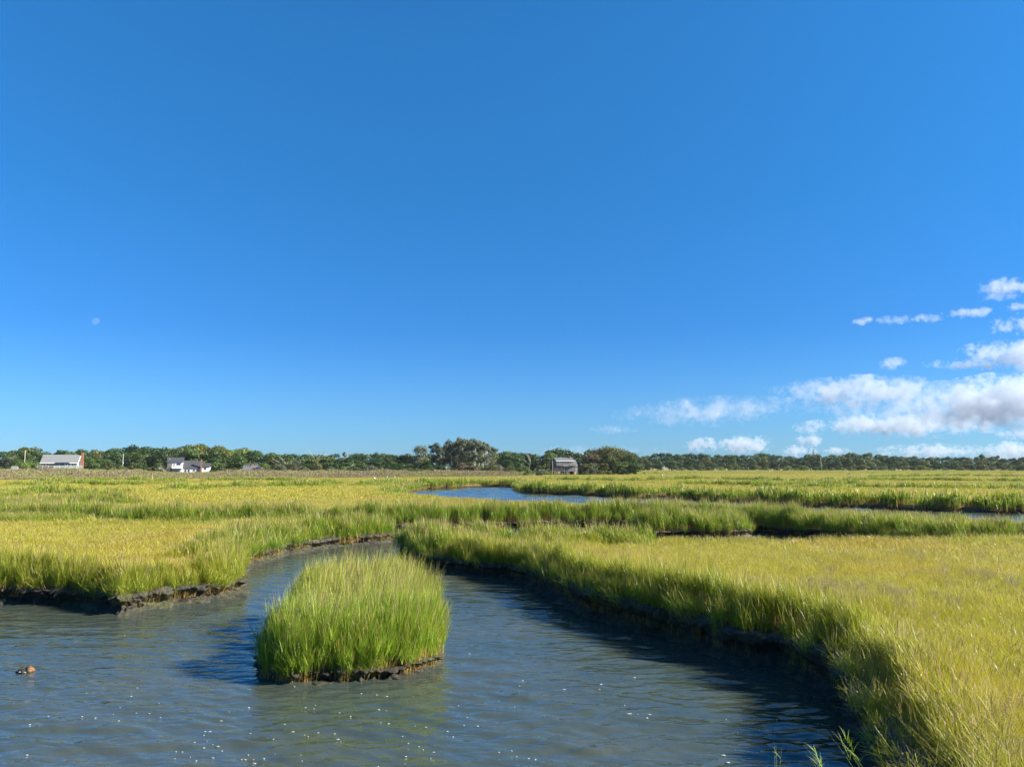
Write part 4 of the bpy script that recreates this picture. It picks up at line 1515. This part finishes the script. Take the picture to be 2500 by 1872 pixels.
# low half hidden house
D = 300
g0 = GROUND_AT(625, D)
L = house_root("low_house", 622, D, 8, g0, "low house with weathered grey roof and skylights half hidden by shrubs")
X2 = lambda zx: ((580 + zx / 22.12) - 622) * D / F
Z2 = lambda zy: zz_(1110 + zy / 22.12, D) - g0
gable_block(L, X2(400), X2(1300), 0, 7, -1, Z2(860), Z2(585), M_WHITE, M_ROOF_M, 0.5, 0.3)
for q in (450, 560, 650, 710):
    sk = MB()
    zc = (Z2(660) - Z2(860)) / (Z2(585) - Z2(860)) * 3.5
    sl_ = (Z2(585) - Z2(860)) / 3.5
    sk.prism([(zc - 0.3, Z2(860) + sl_ * (zc - 0.3) + 0.21), (zc + 0.3, Z2(860) + sl_ * (zc + 0.3) + 0.21), (zc + 0.3, Z2(860) + sl_ * (zc + 0.3) + 0.27), (zc - 0.3, Z2(860) + sl_ * (zc - 0.3) + 0.27)],
             'x', X2(q), X2(q + 45))
    sk.build("skylight", M_GLASS, L)
MB().box(X2(870), X2(1340), -0.38, -0.32, Z2(905), Z2(870)).build("fascia", M_WHITE, L)
gable_block(L, X2(1330), X2(1560), -1.5, 2.5, -1, Z2(930), Z2(835), M_WHITE, M_ROOF_G, 0.5, 0.15, "porch_wall", "porch_roof")
MB().box(X2(740), X2(860), 3.2, 4.0, Z2(585), Z2(470)).build("chimney", M_BRICK, L)

# grey shingled house on stilts
D = 325
g0 = GROUND_AT(1378, D)
C = house_root("stilted_shingle_house", 1378, D, -17, g0, "grey shingled house on stilts with balconies at the marsh edge")
X3 = lambda zx: ((1320 + zx / 18.43) - 1378) * D / F
Z3 = lambda zy: zz_(1100 + zy / 18.43, D) - g0
yb = 6.6
zfl = Z3(900)
gable_block(C, X3(670), X3(1490), 0, yb, zfl, Z3(450), Z3(320), M_SHINGLE, M_ROOF_M, 0.42, 0.25, ze_back=Z3(690))
gable_block(C, X3(1490) + 0.02, X3(1680), 0.5, yb, Z3(1060), Z3(690), Z3(420), M_SHINGLE, M_ROOF_M, 0.5, 0.2, "wing_wall", "wing_roof")
MB().box(X3(660), X3(1500), -0.33, -0.27, Z3(480), Z3(447)).build("fascia", M_WHITE, C)
for a, b, c_, d_ in ((740, 800, 610, 490), (835, 885, 640, 490), (1310, 1360, 640, 490), (1385, 1435, 640, 490), (700, 740, 830, 730), (900, 940, 830, 730), (1060, 1170, 880, 735), (1290, 1340, 830, 730)):
    window(C, X3(a), Z3(c_), X3(b) - X3(a), Z3(d_) - Z3(c_), 0, t=0.07)
window(C, X3(1610), Z3(870), X3(1650) - X3(1610), Z3(730) - Z3(870), 0.5)
for a, b in ((690, 960), (1230, 1530)):
    bb = MB().box(X3(a), X3(b), -1.5, -0.02, Z3(685), Z3(665))
    for k in range(6):
        q = X3(a) + (X3(b) - X3(a) - 0.1) * k / 5
        bb.box(q, q + 0.1, -1.48, -1.38, Z3(665), Z3(600))
    bb.box(X3(a), X3(b), -1.5, -1.36, Z3(600), Z3(588))
    bb.build("balcony", M_DECK, C)
MB().prism([(-1.6, Z3(705)), (-0.02, Z3(650)), (-0.02, Z3(635)), (-1.6, Z3(690))], 'x', X3(960), X3(1230)).build("door_canopy", M_ROOF_M, C)
dk = MB().box(X3(380), X3(1590), -2.6, -0.02, zfl - 0.25, zfl)
dk.box(X3(380), X3(660), -0.01, yb, zfl - 0.25, zfl)
dk.build("deck", M_DECK, C)
rl = MB()
for k in range(11):
    q = X3(380) + (X3(930) - X3(380)) * k / 10
    rl.box(q, q + 0.1, -2.58, -2.48, zfl, zfl + 0.9)
rl.box(X3(380), X3(930), -2.6, -2.46, zfl + 0.9, zfl + 0.98)
for k in range(7):
    q = X3(1190) + (X3(1580) - X3(1190)) * k / 6
    rl.box(q, q + 0.1, -2.58, -2.48, zfl, zfl + 0.9)
rl.box(X3(1190), X3(1590), -2.6, -2.46, zfl + 0.9, zfl + 0.98)
rl.build("railing", M_DECK, C)
for q in (590, 790, 1190, 1430, 1570):
    for yy_ in (-2.4, 2.0, 5.6):
        MB().box(X3(q), X3(q) + 0.24, yy_, yy_ + 0.24, -0.6, zfl - 0.26).build("stilt", M_DECK, C)
for xa, xb in ((1040, 930), (1150, 1100)):
    pass
st = MB()
for k in range(9):
    t0 = k / 9
    st.box(X3(960) - 0.1 * k * 0, X3(1130), -2.7 - 0.27 * (k + 1), -2.7 - 0.27 * k, zfl - 0.05 - 0.2 * (k + 1), zfl - 0.2 * (k + 1) + 0.0)
for q in (950, 1130):
    st.bar((X3(q), -2.65, zfl + 0.9), (X3(q) - 0.5, -5.2, 0.7), 0.07).bar((X3(q), -2.65, zfl - 0.1), (X3(q) - 0.3, -5.2, -0.3), 0.13)
    st.box(X3(q) - 0.6, X3(q) - 0.45, -5.3, -5.15, -0.4, 0.8)
st.build("front_stair", M_DECK, C)
st = MB()
st.bar((X3(1540), -2.4, zfl), (X3(1400), -3.0, 0.1), 0.16).bar((X3(1540), -2.4, zfl + 0.9), (X3(1400), -3.0, 0.9), 0.06)
st.bar((X3(1450), -2.9, -0.3), (X3(1450), -2.9, 1.2), 0.10)
st.build("side_stair", M_LUMBER, C)
MB().box(X3(1370), X3(1420), 2.0, 2.9, Z3(330), Z3(225)).build("chimney", M_BRICK, C)
MB().tube([(X3(915), 1.6, Z3(400)), (X3(915), 1.6, Z3(330))], [0.12, 0.12], 6).build("vent_pipe", M_WHITE, C)

# far buildings
D = 1000
stp = empty("church_steeple", (*at_d(1986, 1110, D).xy, 0))
tag(stp, "distant church steeple with pointed spire above the far wood", "steeple")
zt, zb = at_d(1986, 1096, D).z, at_d(1986, 1107, D).z
MB().box(-1.0, 1.0, -1.0, 1.0, 0, zb).build("tower", M_SLATE, stp)
ap = MB()
ap.add([(-1.2, -1.2, zb), (1.2, -1.2, zb), (1.2, 1.2, zb), (-1.2, 1.2, zb), (0, 0, zt + 1.2)], [(0, 1, 4), (1, 2, 4), (2, 3, 4), (3, 0, 4), (3, 2, 1, 0)])
ap.build("spire", M_SLATE, stp)
D = 700
pb = empty("pale_roofed_house", (*at_d(2413, 1113, D).xy, 0))
tag(pb, "pale roofed house showing between two trees above the far wood", "house")
zt = at_d(2413, 1112.5, D).z
gable_block(pb, -3.5, 3.0, -4, 4, 0, zt - 2.2, zt, M_WHITE, M_ROOF_G, 0.5, 0.3)
D = 302
sh = empty("garden_shed", (*at_d(36, 1145, D).xy, GROUND_AT(36, D)), 0.3)
tag(sh, "small white shed with grey roof among shrubs at far left", "shed")
zt = zz_(1139, D) - GROUND_AT(36, D)
gable_block(sh, -1.0, 1.0, -1.0, 1.0, -0.3, zt - 0.9, zt, M_WHITE, M_ROOF_G, 0.5, 0.15)

# ------------------------------------------------------------------ poles, posts, traps
def pole(name, u, v0, D, r, label, lean=0.0, parts=()):
    x = (u - 1250) / F * D
    g0 = GROUND_AT(u, D)
    h = at_d(u, v0, D).z - g0
    o = MB().tube([(0, 0, -0.5), (lean * h * 0.5, 0, h * 0.5), (lean * h, 0, h)], [r, r * 0.9, r * 0.75], 8).build(name, M_POLE, None, True)
    o.location = (x, D, g0)
    tag(o, label, "pole")
    return o, h


pole("utility_pole", 66, 1100, 318, 0.17, "bare wooden pole rising among trees left of the grey roofed house")
pole("utility_pole", 2001.5, 1117, 520, 0.24, "tall leaning wooden pole before the far wood below the steeple", -0.05)
pole("flag_pole", 1348.5, 1124, 321, 0.10, "slim pale pole at the left corner of the stilted house")
o, h = pole("white_pole", 305, 1107, 322, 0.08, "slim white pole among trees between the two white trimmed houses")
o.data.materials[0] = M_WHITE
MB().box(-0.13, 0.13, -0.13, 0.13, h * 0.5, h * 0.5 + 0.7).build("white_box", M_WHITE, o)

bx_, by_ = at(371, 1181, 0.6)
tp = empty("braced_post", (bx_, by_, 0.5))
tag(tp, "pale wooden post on splayed braces at the reed edge", "post")
hh_ = at_d(371, 1154, by_).z - 0.5
MB().box(-0.045, 0.045, -0.045, 0.045, -0.3, hh_).build("post", M_LUMBER, tp)
MB().box(-0.085, 0.085, -0.085, 0.085, hh_ * 0.45, hh_ * 0.68).build("sleeve", M_LUMBER, tp)
for q in ((0.85, -0.2), (-0.25, -0.8), (-1.3, 0.5), (0.2, 0.9)):
    MB().bar((0, 0, hh_ * 0.42), (q[0], q[1], -0.1), 0.055).build("brace", M_LUMBER, tp)


def trap(u, v, lab):
    D_ = at(1250, v + 2.5, 0.55)[1] - 2
    x = (u - 1250) / F * D_
    z = GROUND_AT(u, D_)
    o = empty("box_trap", (x, D_, z), -0.35)
    tag(o, lab, "box trap", "box traps on the marsh")
    s = D_ / 1887
    hw = 3.0 * s
    zt = at_d(u, v - 3.0, D_).z - z
    zb = max(0.55, zt - 5.5 * s)
    MB().box(-hw, hw, -hw, hw, zb, zt).build("box", M_BOXGREY, o)
    MB().box(-hw - 0.02, -hw - 0.003, -hw, hw, zb, zt).build("painted_shade_side", M_BLACK, o)  # black sheet paints in the shade on the side turned from the sun
    for a in (-1, 1):
        for b in (-1, 1):
            MB().box(a * hw * 0.8 - 0.05, a * hw * 0.8 + 0.05, b * hw * 0.8 - 0.05, b * hw * 0.8 + 0.05, -0.3, zb - 0.003).build("leg", M_POLE, o)


trap(1229, 1162, "blue grey box trap on legs in front of the reeds left of the stilted house")
trap(1612, 1162, "pale box trap on legs, shaded side painted in, right of the stilted house willows")
trap(2066, 1158, "small pale box trap on the marsh right of the leaning pole")
trap(2300, 1157, "small dark box trap on the far right marsh")


def egret(u, v, lab):
    x, y = at(u, v + 1.5, 0.55)
    o = empty("white_egret", (x, y, 0.62), rng.random() * 6.28)
    tag(o, lab, "bird", "egrets on the marsh")
    k = 1.05
    b = MB().tube([(-0.34 * k, 0, 0.50 * k), (-0.2 * k, 0, 0.56 * k), (0, 0, 0.62 * k), (0.14 * k, 0, 0.66 * k), (0.2 * k, 0, 0.74 * k), (0.14 * k, 0, 0.86 * k), (0.2 * k, 0, 0.97 * k), (0.26 * k, 0, 0.99 * k), (0.31 * k, 0, 0.98 * k)],
                  [0.02 * k, 0.09 * k, 0.13 * k, 0.10 * k, 0.05 * k, 0.035 * k, 0.035 * k, 0.045 * k, 0.02 * k], 8)
    b.build("body", M_FEATHER, o, True)
    MB().tube([(0.31 * k, 0, 0.98 * k), (0.46 * k, 0, 0.95 * k)], [0.018 * k, 0.004], 5).build("beak", M_BEAK, o)
    for s_ in (-1, 1):
        MB().tube([(0, 0.04 * s_, 0.55 * k), (-0.03, 0.05 * s_, 0.28 * k), (0.0, 0.05 * s_, -0.1)], [0.012, 0.01, 0.01], 5).build("leg", M_BLACK, o)


egret(914.5, 1171.5, "white egret on the marsh, leftmost of the three")
egret(945.5, 1169.5, "white egret on the marsh, middle and tallest of the three")
egret(964.5, 1169.5, "white egret on the marsh, rightmost of the three")

# ------------------------------------------------------------------ debris clump in the water
ex, ey = at(62, 1640, 0.0)
db = empty("debris_clump", (ex, ey, 0))
tag(db, "brown clump of peat and wrack breaking the water at left", "debris")


def lump(name, cx, cy, cz, rx, ry, rz, mat, seed, amp=0.35, parent=db):
    import bmesh
    bm = bmesh.new()
    bmesh.ops.create_icosphere(bm, subdivisions=3, radius=1)
    from mathutils import noise as nz
    for v in bm.verts:
        f = 1 + amp * nz.noise(v.co * 1.7 + Vector((seed, 0, 0))) + amp * 0.5 * nz.noise(v.co * 4 + Vector((0, seed, 0)))
        v.co = Vector((v.co.x * rx * f + cx, v.co.y * ry * f + cy, v.co.z * rz * f + cz))
    me = bpy.data.meshes.new(name)
    bm.to_mesh(me)
    bm.free()
    me.materials.append(mat)
    me.polygons.foreach_set("use_smooth", np.ones(len(me.polygons), bool))
    return link(name, me, parent)


M_WRACK = simple("brown_wrack", (0.15, 0.075, 0.03), 0.5, 0.5, 14, 0.6)
lump("peat", 0.0, 0, 0.0, 0.16, 0.12, 0.075, M_MUD, 1)
lump("peat_end", -0.13, 0.02, 0.0, 0.08, 0.07, 0.05, M_MUD, 5)
lump("wrack", 0.10, 0.0, 0.055, 0.075, 0.07, 0.07, M_WRACK, 9, 0.5)
for i, (a, b, c_) in enumerate(((0.14, -0.09, 0.05), (0.06, -0.115, 0.02), (-0.06, -0.11, 0.03))):
    lump("shell", a, b, c_, 0.026, 0.012, 0.010, M_FOAM, 20 + i, 0.3)

# ------------------------------------------------------------------ foam flecks drifting on the creek
fv, fq, nf = [], [], 0
ft = []
cnt = 0
while cnt < 170:
    u, v = rng.uniform(20, 2050), 1872 - abs(rng.normal(0, 110))
    if v < 1500 or fbm(u * 0.45 + v * 0.1, v * 1.6, 60, 8, 2) < 0.52: continue
    x, y = at(u, v, 0.0)
    if sd(x, y) > -0.3: continue
    dI, inI = seg_dist(np.array([x - io[0]]), np.array([y - io[1]]), c)
    if inI[0] or dI[0] < 0.12: continue
    r = abs(rng.normal(0.0, 0.005)) + 0.004
    k = 8
    asp = rng.uniform(1.2, 3.2)
    a = np.linspace(0, 2 * np.pi, k, endpoint=False)
    rr_ = r * rng.uniform(0.6, 1.25, k)
    ring = np.stack([x + rr_ * np.cos(a) * asp, y + rr_ * np.sin(a) * 0.9, np.full(k, 0.003)], 1)
    top = ring * [1, 1, 1] + [0, 0, 0.006]
    top[:, :2] = (top[:, :2] - [x, y]) * 0.75 + [x, y]
    ctr = np.array([[x, y, 0.012]])
    fv.append(np.vstack([ring, top, ctr]))
    for i in range(k):
        j = (i + 1) % k
        fq.append((nf + i, nf + j, nf + k + j, nf + k + i))
        ft.append((nf + k + i, nf + k + j, nf + 2 * k))
    nf += 2 * k + 1
    cnt += 1
fo = link("foam_flecks", np_mesh("foam_flecks", np.vstack(fv), fq, ft, M_FOAM, True))
tag(fo, "tiny white foam flecks drifting on the creek", "foam", kind='stuff')

# ------------------------------------------------------------------ sea lavender haze of dry flower heads
def lavender(rg):
    out = []
    n = 26
    a, r = rg.random(n) * 6.283, 0.16 * np.sqrt(rg.random(n))
    base = np.zeros((n, 3))
    d = np.stack([np.cos(a) * r * 3, np.sin(a) * r * 3, 0 * a + 0.9], 1)
    th = rg.random(n) * 6.283
    side = np.stack([np.cos(th), np.sin(th), 0 * th], 1)
    out.append(ribbons(base, d, np.full(n, 1.0), np.full(n, 0.004), d * 0, side, 2, np.zeros(n), np.full(n, 0.5), rg.random(n), False))
    m_ = 420
    i = rg.integers(0, n, m_)
    p = base[i] + d[i] * rg.uniform(0.62, 1.05, m_)[:, None] + rg.normal(0, 0.05, (m_, 3))
    dd = rg.normal(0, 1, (m_, 3))
    dd /= np.linalg.norm(dd, axis=1)[:, None]
    sd_ = np.cross(dd, rg.normal(0, 1, (m_, 3)))
    sd_ /= np.linalg.norm(sd_, axis=1)[:, None]
    out.append(ribbons(p, dd, np.full(m_, 0.022), np.full(m_, 0.009), dd * 0, sd_, 1, np.full(m_, 1.0), np.full(m_, 1.0), rg.random(m_), False))
    return merge(out)


def lav_mat():
    m, nt, b = new_mat("sea_lavender")
    h = attr_node(nt, 'hgt')
    r = attr_node(nt, 'rnd')
    c_ = mix_rgb(nt, map_range(nt, h, 0.4, 0.9), (0.20, 0.17, 0.06), (0.33, 0.27, 0.20))
    c_ = mix_rgb(nt, 1.0, c_, map_range(nt, r, 0, 1, 0.6, 1.3), 'MULTIPLY')
    leaf_shader(nt, b, c_, 0.3, 0.7, 0.2)
    return m


C_LAV = template_col("lavender", [lambda g: lavender(g)] * 4, lav_mat())
pts = []
for u, v, ru, rv, n in ((2400, 1760, 100, 60, 9), (2330, 1700, 90, 70, 6), (2440, 1840, 60, 40, 5), (2290, 1590, 60, 40, 6), (2250, 1830, 60, 40, 4), (1730, 1500, 90, 30, 6), (1880, 1480, 200, 45, 14), (2100, 1440, 200, 40, 16),
                        (1880, 1560, 110, 40, 10), (2300, 1420, 220, 40, 12), (2330, 1352, 150, 14, 8), (2440, 1395, 90, 10, 8), (1690, 1470, 40, 15, 5)):
    for _ in range(n):
        pts.append(at(u + rng.normal(0, ru * 0.6), v + rng.normal(0, rv * 0.6), 1.25))
pts = np.array(pts)
k = sd(pts[:, 0], pts[:, 1]) > 0.1
pts = pts[k]
zz = ground_z(pts[:, 0], pts[:, 1])
hs = rng.uniform(0.45, 0.72, len(pts))
scatter("sea_lavender", C_LAV, 4, np.column_stack([pts, zz]), np.stack([hs, hs, hs], 1), np.stack([0 * hs, 0 * hs, rng.random(len(hs)) * 6.28], 1), {},
        "dusty pink sea lavender haze among the nearest meadow grass", "sea lavender")

# ------------------------------------------------------------------ a few stray stalks by the near bank
def stalk(u, v, D_, h, lean, label, green, nleaf=5, seed=0):
    head = green < 0.5
    rg = np.random.default_rng(seed)
    x, y = (u - 1250) / F * D_, D_
    n = 3
    base = np.stack([rg.normal(0, 0.03, n), rg.normal(0, 0.03, n), np.zeros(n)], 1)
    d = np.stack([np.full(n, lean) + rg.normal(0, 0.06, n), rg.normal(0, 0.05, n), np.ones(n)], 1)
    side = np.tile([[0.8, 0.6, 0]], (n, 1))
    ht = h * rg.uniform(0.75, 1.0, n)
    parts = [ribbons(base, d, ht, np.full(n, 0.005), np.tile([[lean * 0.4, 0, -0.03]], (n, 1)), side, 4, np.full(n, 0.3), np.full(n, 0.8), np.full(n, 0.4), True)]
    for k in range(nleaf):
        f = rg.uniform(0.3, 0.85, n)
        p = base + d * (ht * f)[:, None]
        az = rg.random(n) * 6.28
        dd = np.stack([np.cos(az) * 0.5, np.sin(az) * 0.3, np.full(n, 0.8)], 1)
        parts.append(ribbons(p, dd, np.full(n, 0.38 * h), np.full(n, 0.009), np.stack([np.cos(az) * 0.2, 0 * az, 0 * az - 0.25], 1), side, 3, np.full(n, 0.5), np.full(n, 0.9), rg.random(n) * 0.6))
    if head: parts.append(ribbons(base + d * ht[:, None] * 0.95, d, np.full(n, 0.15), np.full(n, 0.009), d * 0.05, side, 3, np.full(n, 1.3), np.full(n, 1.3), np.full(n, 0.4), seedhead=np.array([.4, 1, .8, .2])))
    V, Q, H, Rn = merge(parts)
    o = link("grass_stalk", np_mesh("grass_stalk", V, Q, None, M_GRASS_SOLID, False, {'hgt': H, 'rnd': Rn, 'green': np.full(len(V), green)}))
    o.location = (x, y, at_d(u, v, D_).z)
    tag(o, label, "grass stalk")


stalk(2185, 1890, 10.4, 0.95, -0.16, "tall dry grass stalk at the edge of the near right bank", 0.2, 3, 1)
stalk(2195, 1885, 10.2, 0.75, -0.05, "shorter dry grass stalk at the edge of the near right bank", 0.3, 3, 2)
stalk(2075, 1905, 9.6, 0.65, -0.45, "green grass shoot leaning over the water at bottom right", 1.0, 6, 3)
stalk(1990, 1925, 9.5, 0.5, -0.4, "small green grass shoot at the bottom edge", 1.0, 5, 4)
stalk(1873, 1900, 9.5, 0.42, 0.05, "short upright grass blade alone at the bottom edge of the water", 0.6, 2, 5)

# ------------------------------------------------------------------ moon
Dm = 30000
mp = at_d(234, 784, Dm)
mm, nt, b = new_mat("moon_rock")
nm_ = noise_node(nt, 1.6, 4, 0.6, nt.nodes.new("ShaderNodeTexCoord").outputs['Object'])
dif = nt.nodes.new("ShaderNodeBsdfDiffuse")
nt.links.new(mix_rgb(nt, map_range(nt, nm_.outputs[0], 0.42, 0.6), (0.030, 0.027, 0.022), (0.014, 0.013, 0.011)), dif.inputs['Color'])
tr = nt.nodes.new("ShaderNodeBsdfTransparent")
ad = nt.nodes.new("ShaderNodeAddShader")
nt.links.new(dif.outputs[0], ad.inputs[0]); nt.links.new(tr.outputs[0], ad.inputs[1])
nt.links.new(ad.outputs[0], nt.nodes["Material Output"].inputs['Surface'])
import bmesh
bm = bmesh.new()
bmesh.ops.create_uvsphere(bm, u_segments=32, v_segments=16, radius=9.2 * Dm / F)
me = bpy.data.meshes.new("moon")
bm.to_mesh(me); bm.free()
me.materials.append(mm)
me.polygons.foreach_set("use_smooth", np.ones(len(me.polygons), bool))
mo = link("moon", me)
mo.location = mp
tag(mo, "pale half moon in the blue sky at left", "moon")

# ------------------------------------------------------------------ clouds
def cloud_mat(i, w, h, dens, thr, nscale, amp):
    m = bpy.data.materials.new("cloud_vapour_%02d" % i)
    m.use_nodes = True
    nt = m.node_tree
    nt.nodes.clear()
    out = nt.nodes.new("ShaderNodeOutputMaterial")
    pv = nt.nodes.new("ShaderNodeVolumePrincipled")
    pv.inputs['Color'].default_value = (0.63, 0.685, 0.77, 1)
    pv.inputs['Anisotropy'].default_value = 0.1
    tc = nt.nodes.new("ShaderNodeTexCoord").outputs['Object']
    P = wpos(nt)
    sp = nt.nodes.new("ShaderNodeSeparateXYZ")
    nt.links.new(tc, sp.inputs[0])
    # flatter below
    zz = math_node(nt, 'MULTIPLY', sp.outputs[2], 1.0)
    cb = nt.nodes.new("ShaderNodeCombineXYZ")
    nt.links.new(sp.outputs[0], cb.inputs[0]); nt.links.new(sp.outputs[1], cb.inputs[1]); nt.links.new(zz, cb.inputs[2])
    ln = nt.nodes.new("ShaderNodeVectorMath"); ln.operation = 'LENGTH'
    nt.links.new(cb.outputs[0], ln.inputs[0])
    fall = map_range(nt, ln.outputs['Value'], 0.15, 0.95, 1.0, 0.0)
    n = noise_node(nt, nscale, 6, 0.62, P)
    f = math_node(nt, 'ADD', fall, math_node(nt, 'MULTIPLY', math_node(nt, 'SUBTRACT', n.outputs[0], 0.5), amp))
    n0 = noise_node(nt, nscale * 0.33, 2, 0.5, P)
    f = math_node(nt, 'ADD', f, math_node(nt, 'MULTIPLY', math_node(nt, 'SUBTRACT', n0.outputs[0], 0.5), amp * 0.8))
    f = math_node(nt, 'SUBTRACT', f, thr)
    f = math_node(nt, 'MULTIPLY', f, 3.0, True)
    f = math_node(nt, 'MULTIPLY', f, dens)
    nt.links.new(f, pv.inputs['Density'])
    nt.links.new(pv.outputs[0], out.inputs['Volume'])
    return m


def cloud(i, u0, u1, v0, v1, label, dens=1.0, thr=0.45, amp=2.2, D_=None, rough=1.0):
    vb = v1
    el = max(0.035, (1138.6 - vb) / F)
    D = min(12000, 620 / el) if D_ is None else D_
    p = at_d((u0 + u1) / 2, (v0 + v1) / 2, D)
    s = D / F
    w, h = (u1 - u0) * s / 2, (v1 - v0) * s / 2
    dp = min(w, h * 3)
    bm = bmesh.new()
    bmesh.ops.create_icosphere(bm, subdivisions=3, radius=1.03)
    me = bpy.data.meshes.new("cloud")
    bm.to_mesh(me); bm.free()
    me.materials.append(cloud_mat(i, w, h, dens * 1.15 / (h + 60), thr + 0.10, rough * 2.6 / (h + 40), amp * 2.0))
    o = link("cloud", me)
    o.location = p
    o.scale = (w, dp, h)
    tag(o, label, "cloud", "clouds in the right half of the sky")


CL = [
    (2240, 2780, 905, 1062, "largest cloud bank, white topped with a slate grey belly, at the right edge", 1.7, 0.46, 2.3, 7000),
    (1880, 2360, 915, 1000, "broken cloud bank with lumpy white tops left of the largest bank", 0.7, 0.48, 2.4, 7600),
    (2020, 2680, 930, 1058, "grey blue cloud sheet joining the banks at right", 0.5, 0.46, 2.2, 8000),
    (1560, 2020, 965, 1030, "long ragged cloud trailing left from the broken bank", 0.22, 0.5, 2.5, 8600),
    (1490, 1900, 980, 1045, "thin broken cloud wisps at the left tail of the bank", 0.22, 0.5, 2.3, 10200),
    (1940, 2420, 1010, 1075, "flat based cloud with bright puffs under the broken bank", 1.1, 0.46, 2.3, 9400),
    (1860, 2180, 925, 975, "soft lilac cloud streak above the ragged cloud", 0.3, 0.5, 2.2, 6200),
    (2330, 2640, 825, 905, "bright flat cloud above the largest bank at the right edge", 0.9, 0.42, 2.0),
    (2240, 2520, 875, 905, "thin cloud streak just below the bright flat cloud", 0.5, 0.48, 2.2),
    (2380, 2620, 675, 722, "smooth white cloud, topmost at the right edge", 1.0, 0.36, 1.6),
    (2380, 2490, 710, 736, "faint wisp under the topmost cloud", 0.35, 0.5, 2.2),
    (2295, 2445, 748, 778, "slanting white cloud strip, longest of the thin row", 0.8, 0.42, 1.7),
    (2225, 2310, 765, 790, "small white puff in the middle of the thin row", 0.6, 0.45, 1.9),
    (2140, 2235, 768, 792, "faint puffs in the thin row", 0.45, 0.48, 2.2),
    (2070, 2150, 772, 794, "slanting wisp at the left end of the thin row", 0.7, 0.42, 1.8),
    (2440, 2560, 735, 760, "bright scrap of cloud at the right edge under the topmost cloud", 0.9, 0.42, 1.8),
    (2410, 2600, 765, 820, "mottled white cloud at the right edge above the bright flat cloud", 0.8, 0.45, 2.1),
    (2130, 2225, 872, 905, "small round cloud alone left of the bright flat cloud", 0.55, 0.45, 2.1),
    (1665, 1760, 1066, 1108, "bright cumulus low over the far wood, left of the pair", 1.1, 0.4, 2.0, 14000),
    (1755, 1890, 1058, 1112, "bright cumulus low over the far wood, right of the pair", 1.1, 0.4, 2.0, 15000),
    (1935, 2015, 1058, 1090, "small bright cumulus above the steeple's left", 0.8, 0.45, 2.2, 16000),
    (1900, 2000, 1085, 1118, "low white cloud just above the wood left of the steeple", 0.7, 0.45, 2.2, 17500),
    (2010, 2080, 1088, 1112, "low white puff just above the wood right of the steeple", 0.6, 0.45, 2.2, 18500),
    (2130, 2420, 1080, 1125, "long low cloud band above the right end of the wood", 0.6, 0.45, 2.2, 20000),
    (2400, 2560, 1075, 1128, "bright heaped cloud low at the right edge", 1.0, 0.42, 2.1, 21500),
    (2420, 2600, 1045, 1075, "small cloud under the bank at the right edge", 0.7, 0.45, 2.2, 12500),
    (1430, 1560, 1035, 1062, "faint dark streak of cloud left of the ragged wisps", 0.15, 0.45, 2.0),
    (1250, 1640, 1085, 1120, "pale lilac cloud band low above the stilted house", 0.14, 0.42, 2.0),
]
for i, q in enumerate(CL):
    cloud(i, *q)

# ------------------------------------------------------------------ thin sea air over the marsh
hm = bpy.data.materials.new("haze_air")
hm.use_nodes = True
hm.node_tree.nodes.clear()
ho = hm.node_tree.nodes.new("ShaderNodeOutputMaterial")
hv = hm.node_tree.nodes.new("ShaderNodeVolumePrincipled")
hv.inputs['Color'].default_value = (0.80, 0.90, 1.0, 1)
hv.inputs['Density'].default_value = 0.00004
hm.node_tree.links.new(hv.outputs[0], ho.inputs['Volume'])
hz = MB().box(-1100, 1100, -90, 1250, -2.0, 34).build("haze", hm)
tag(hz, kind='stuff')
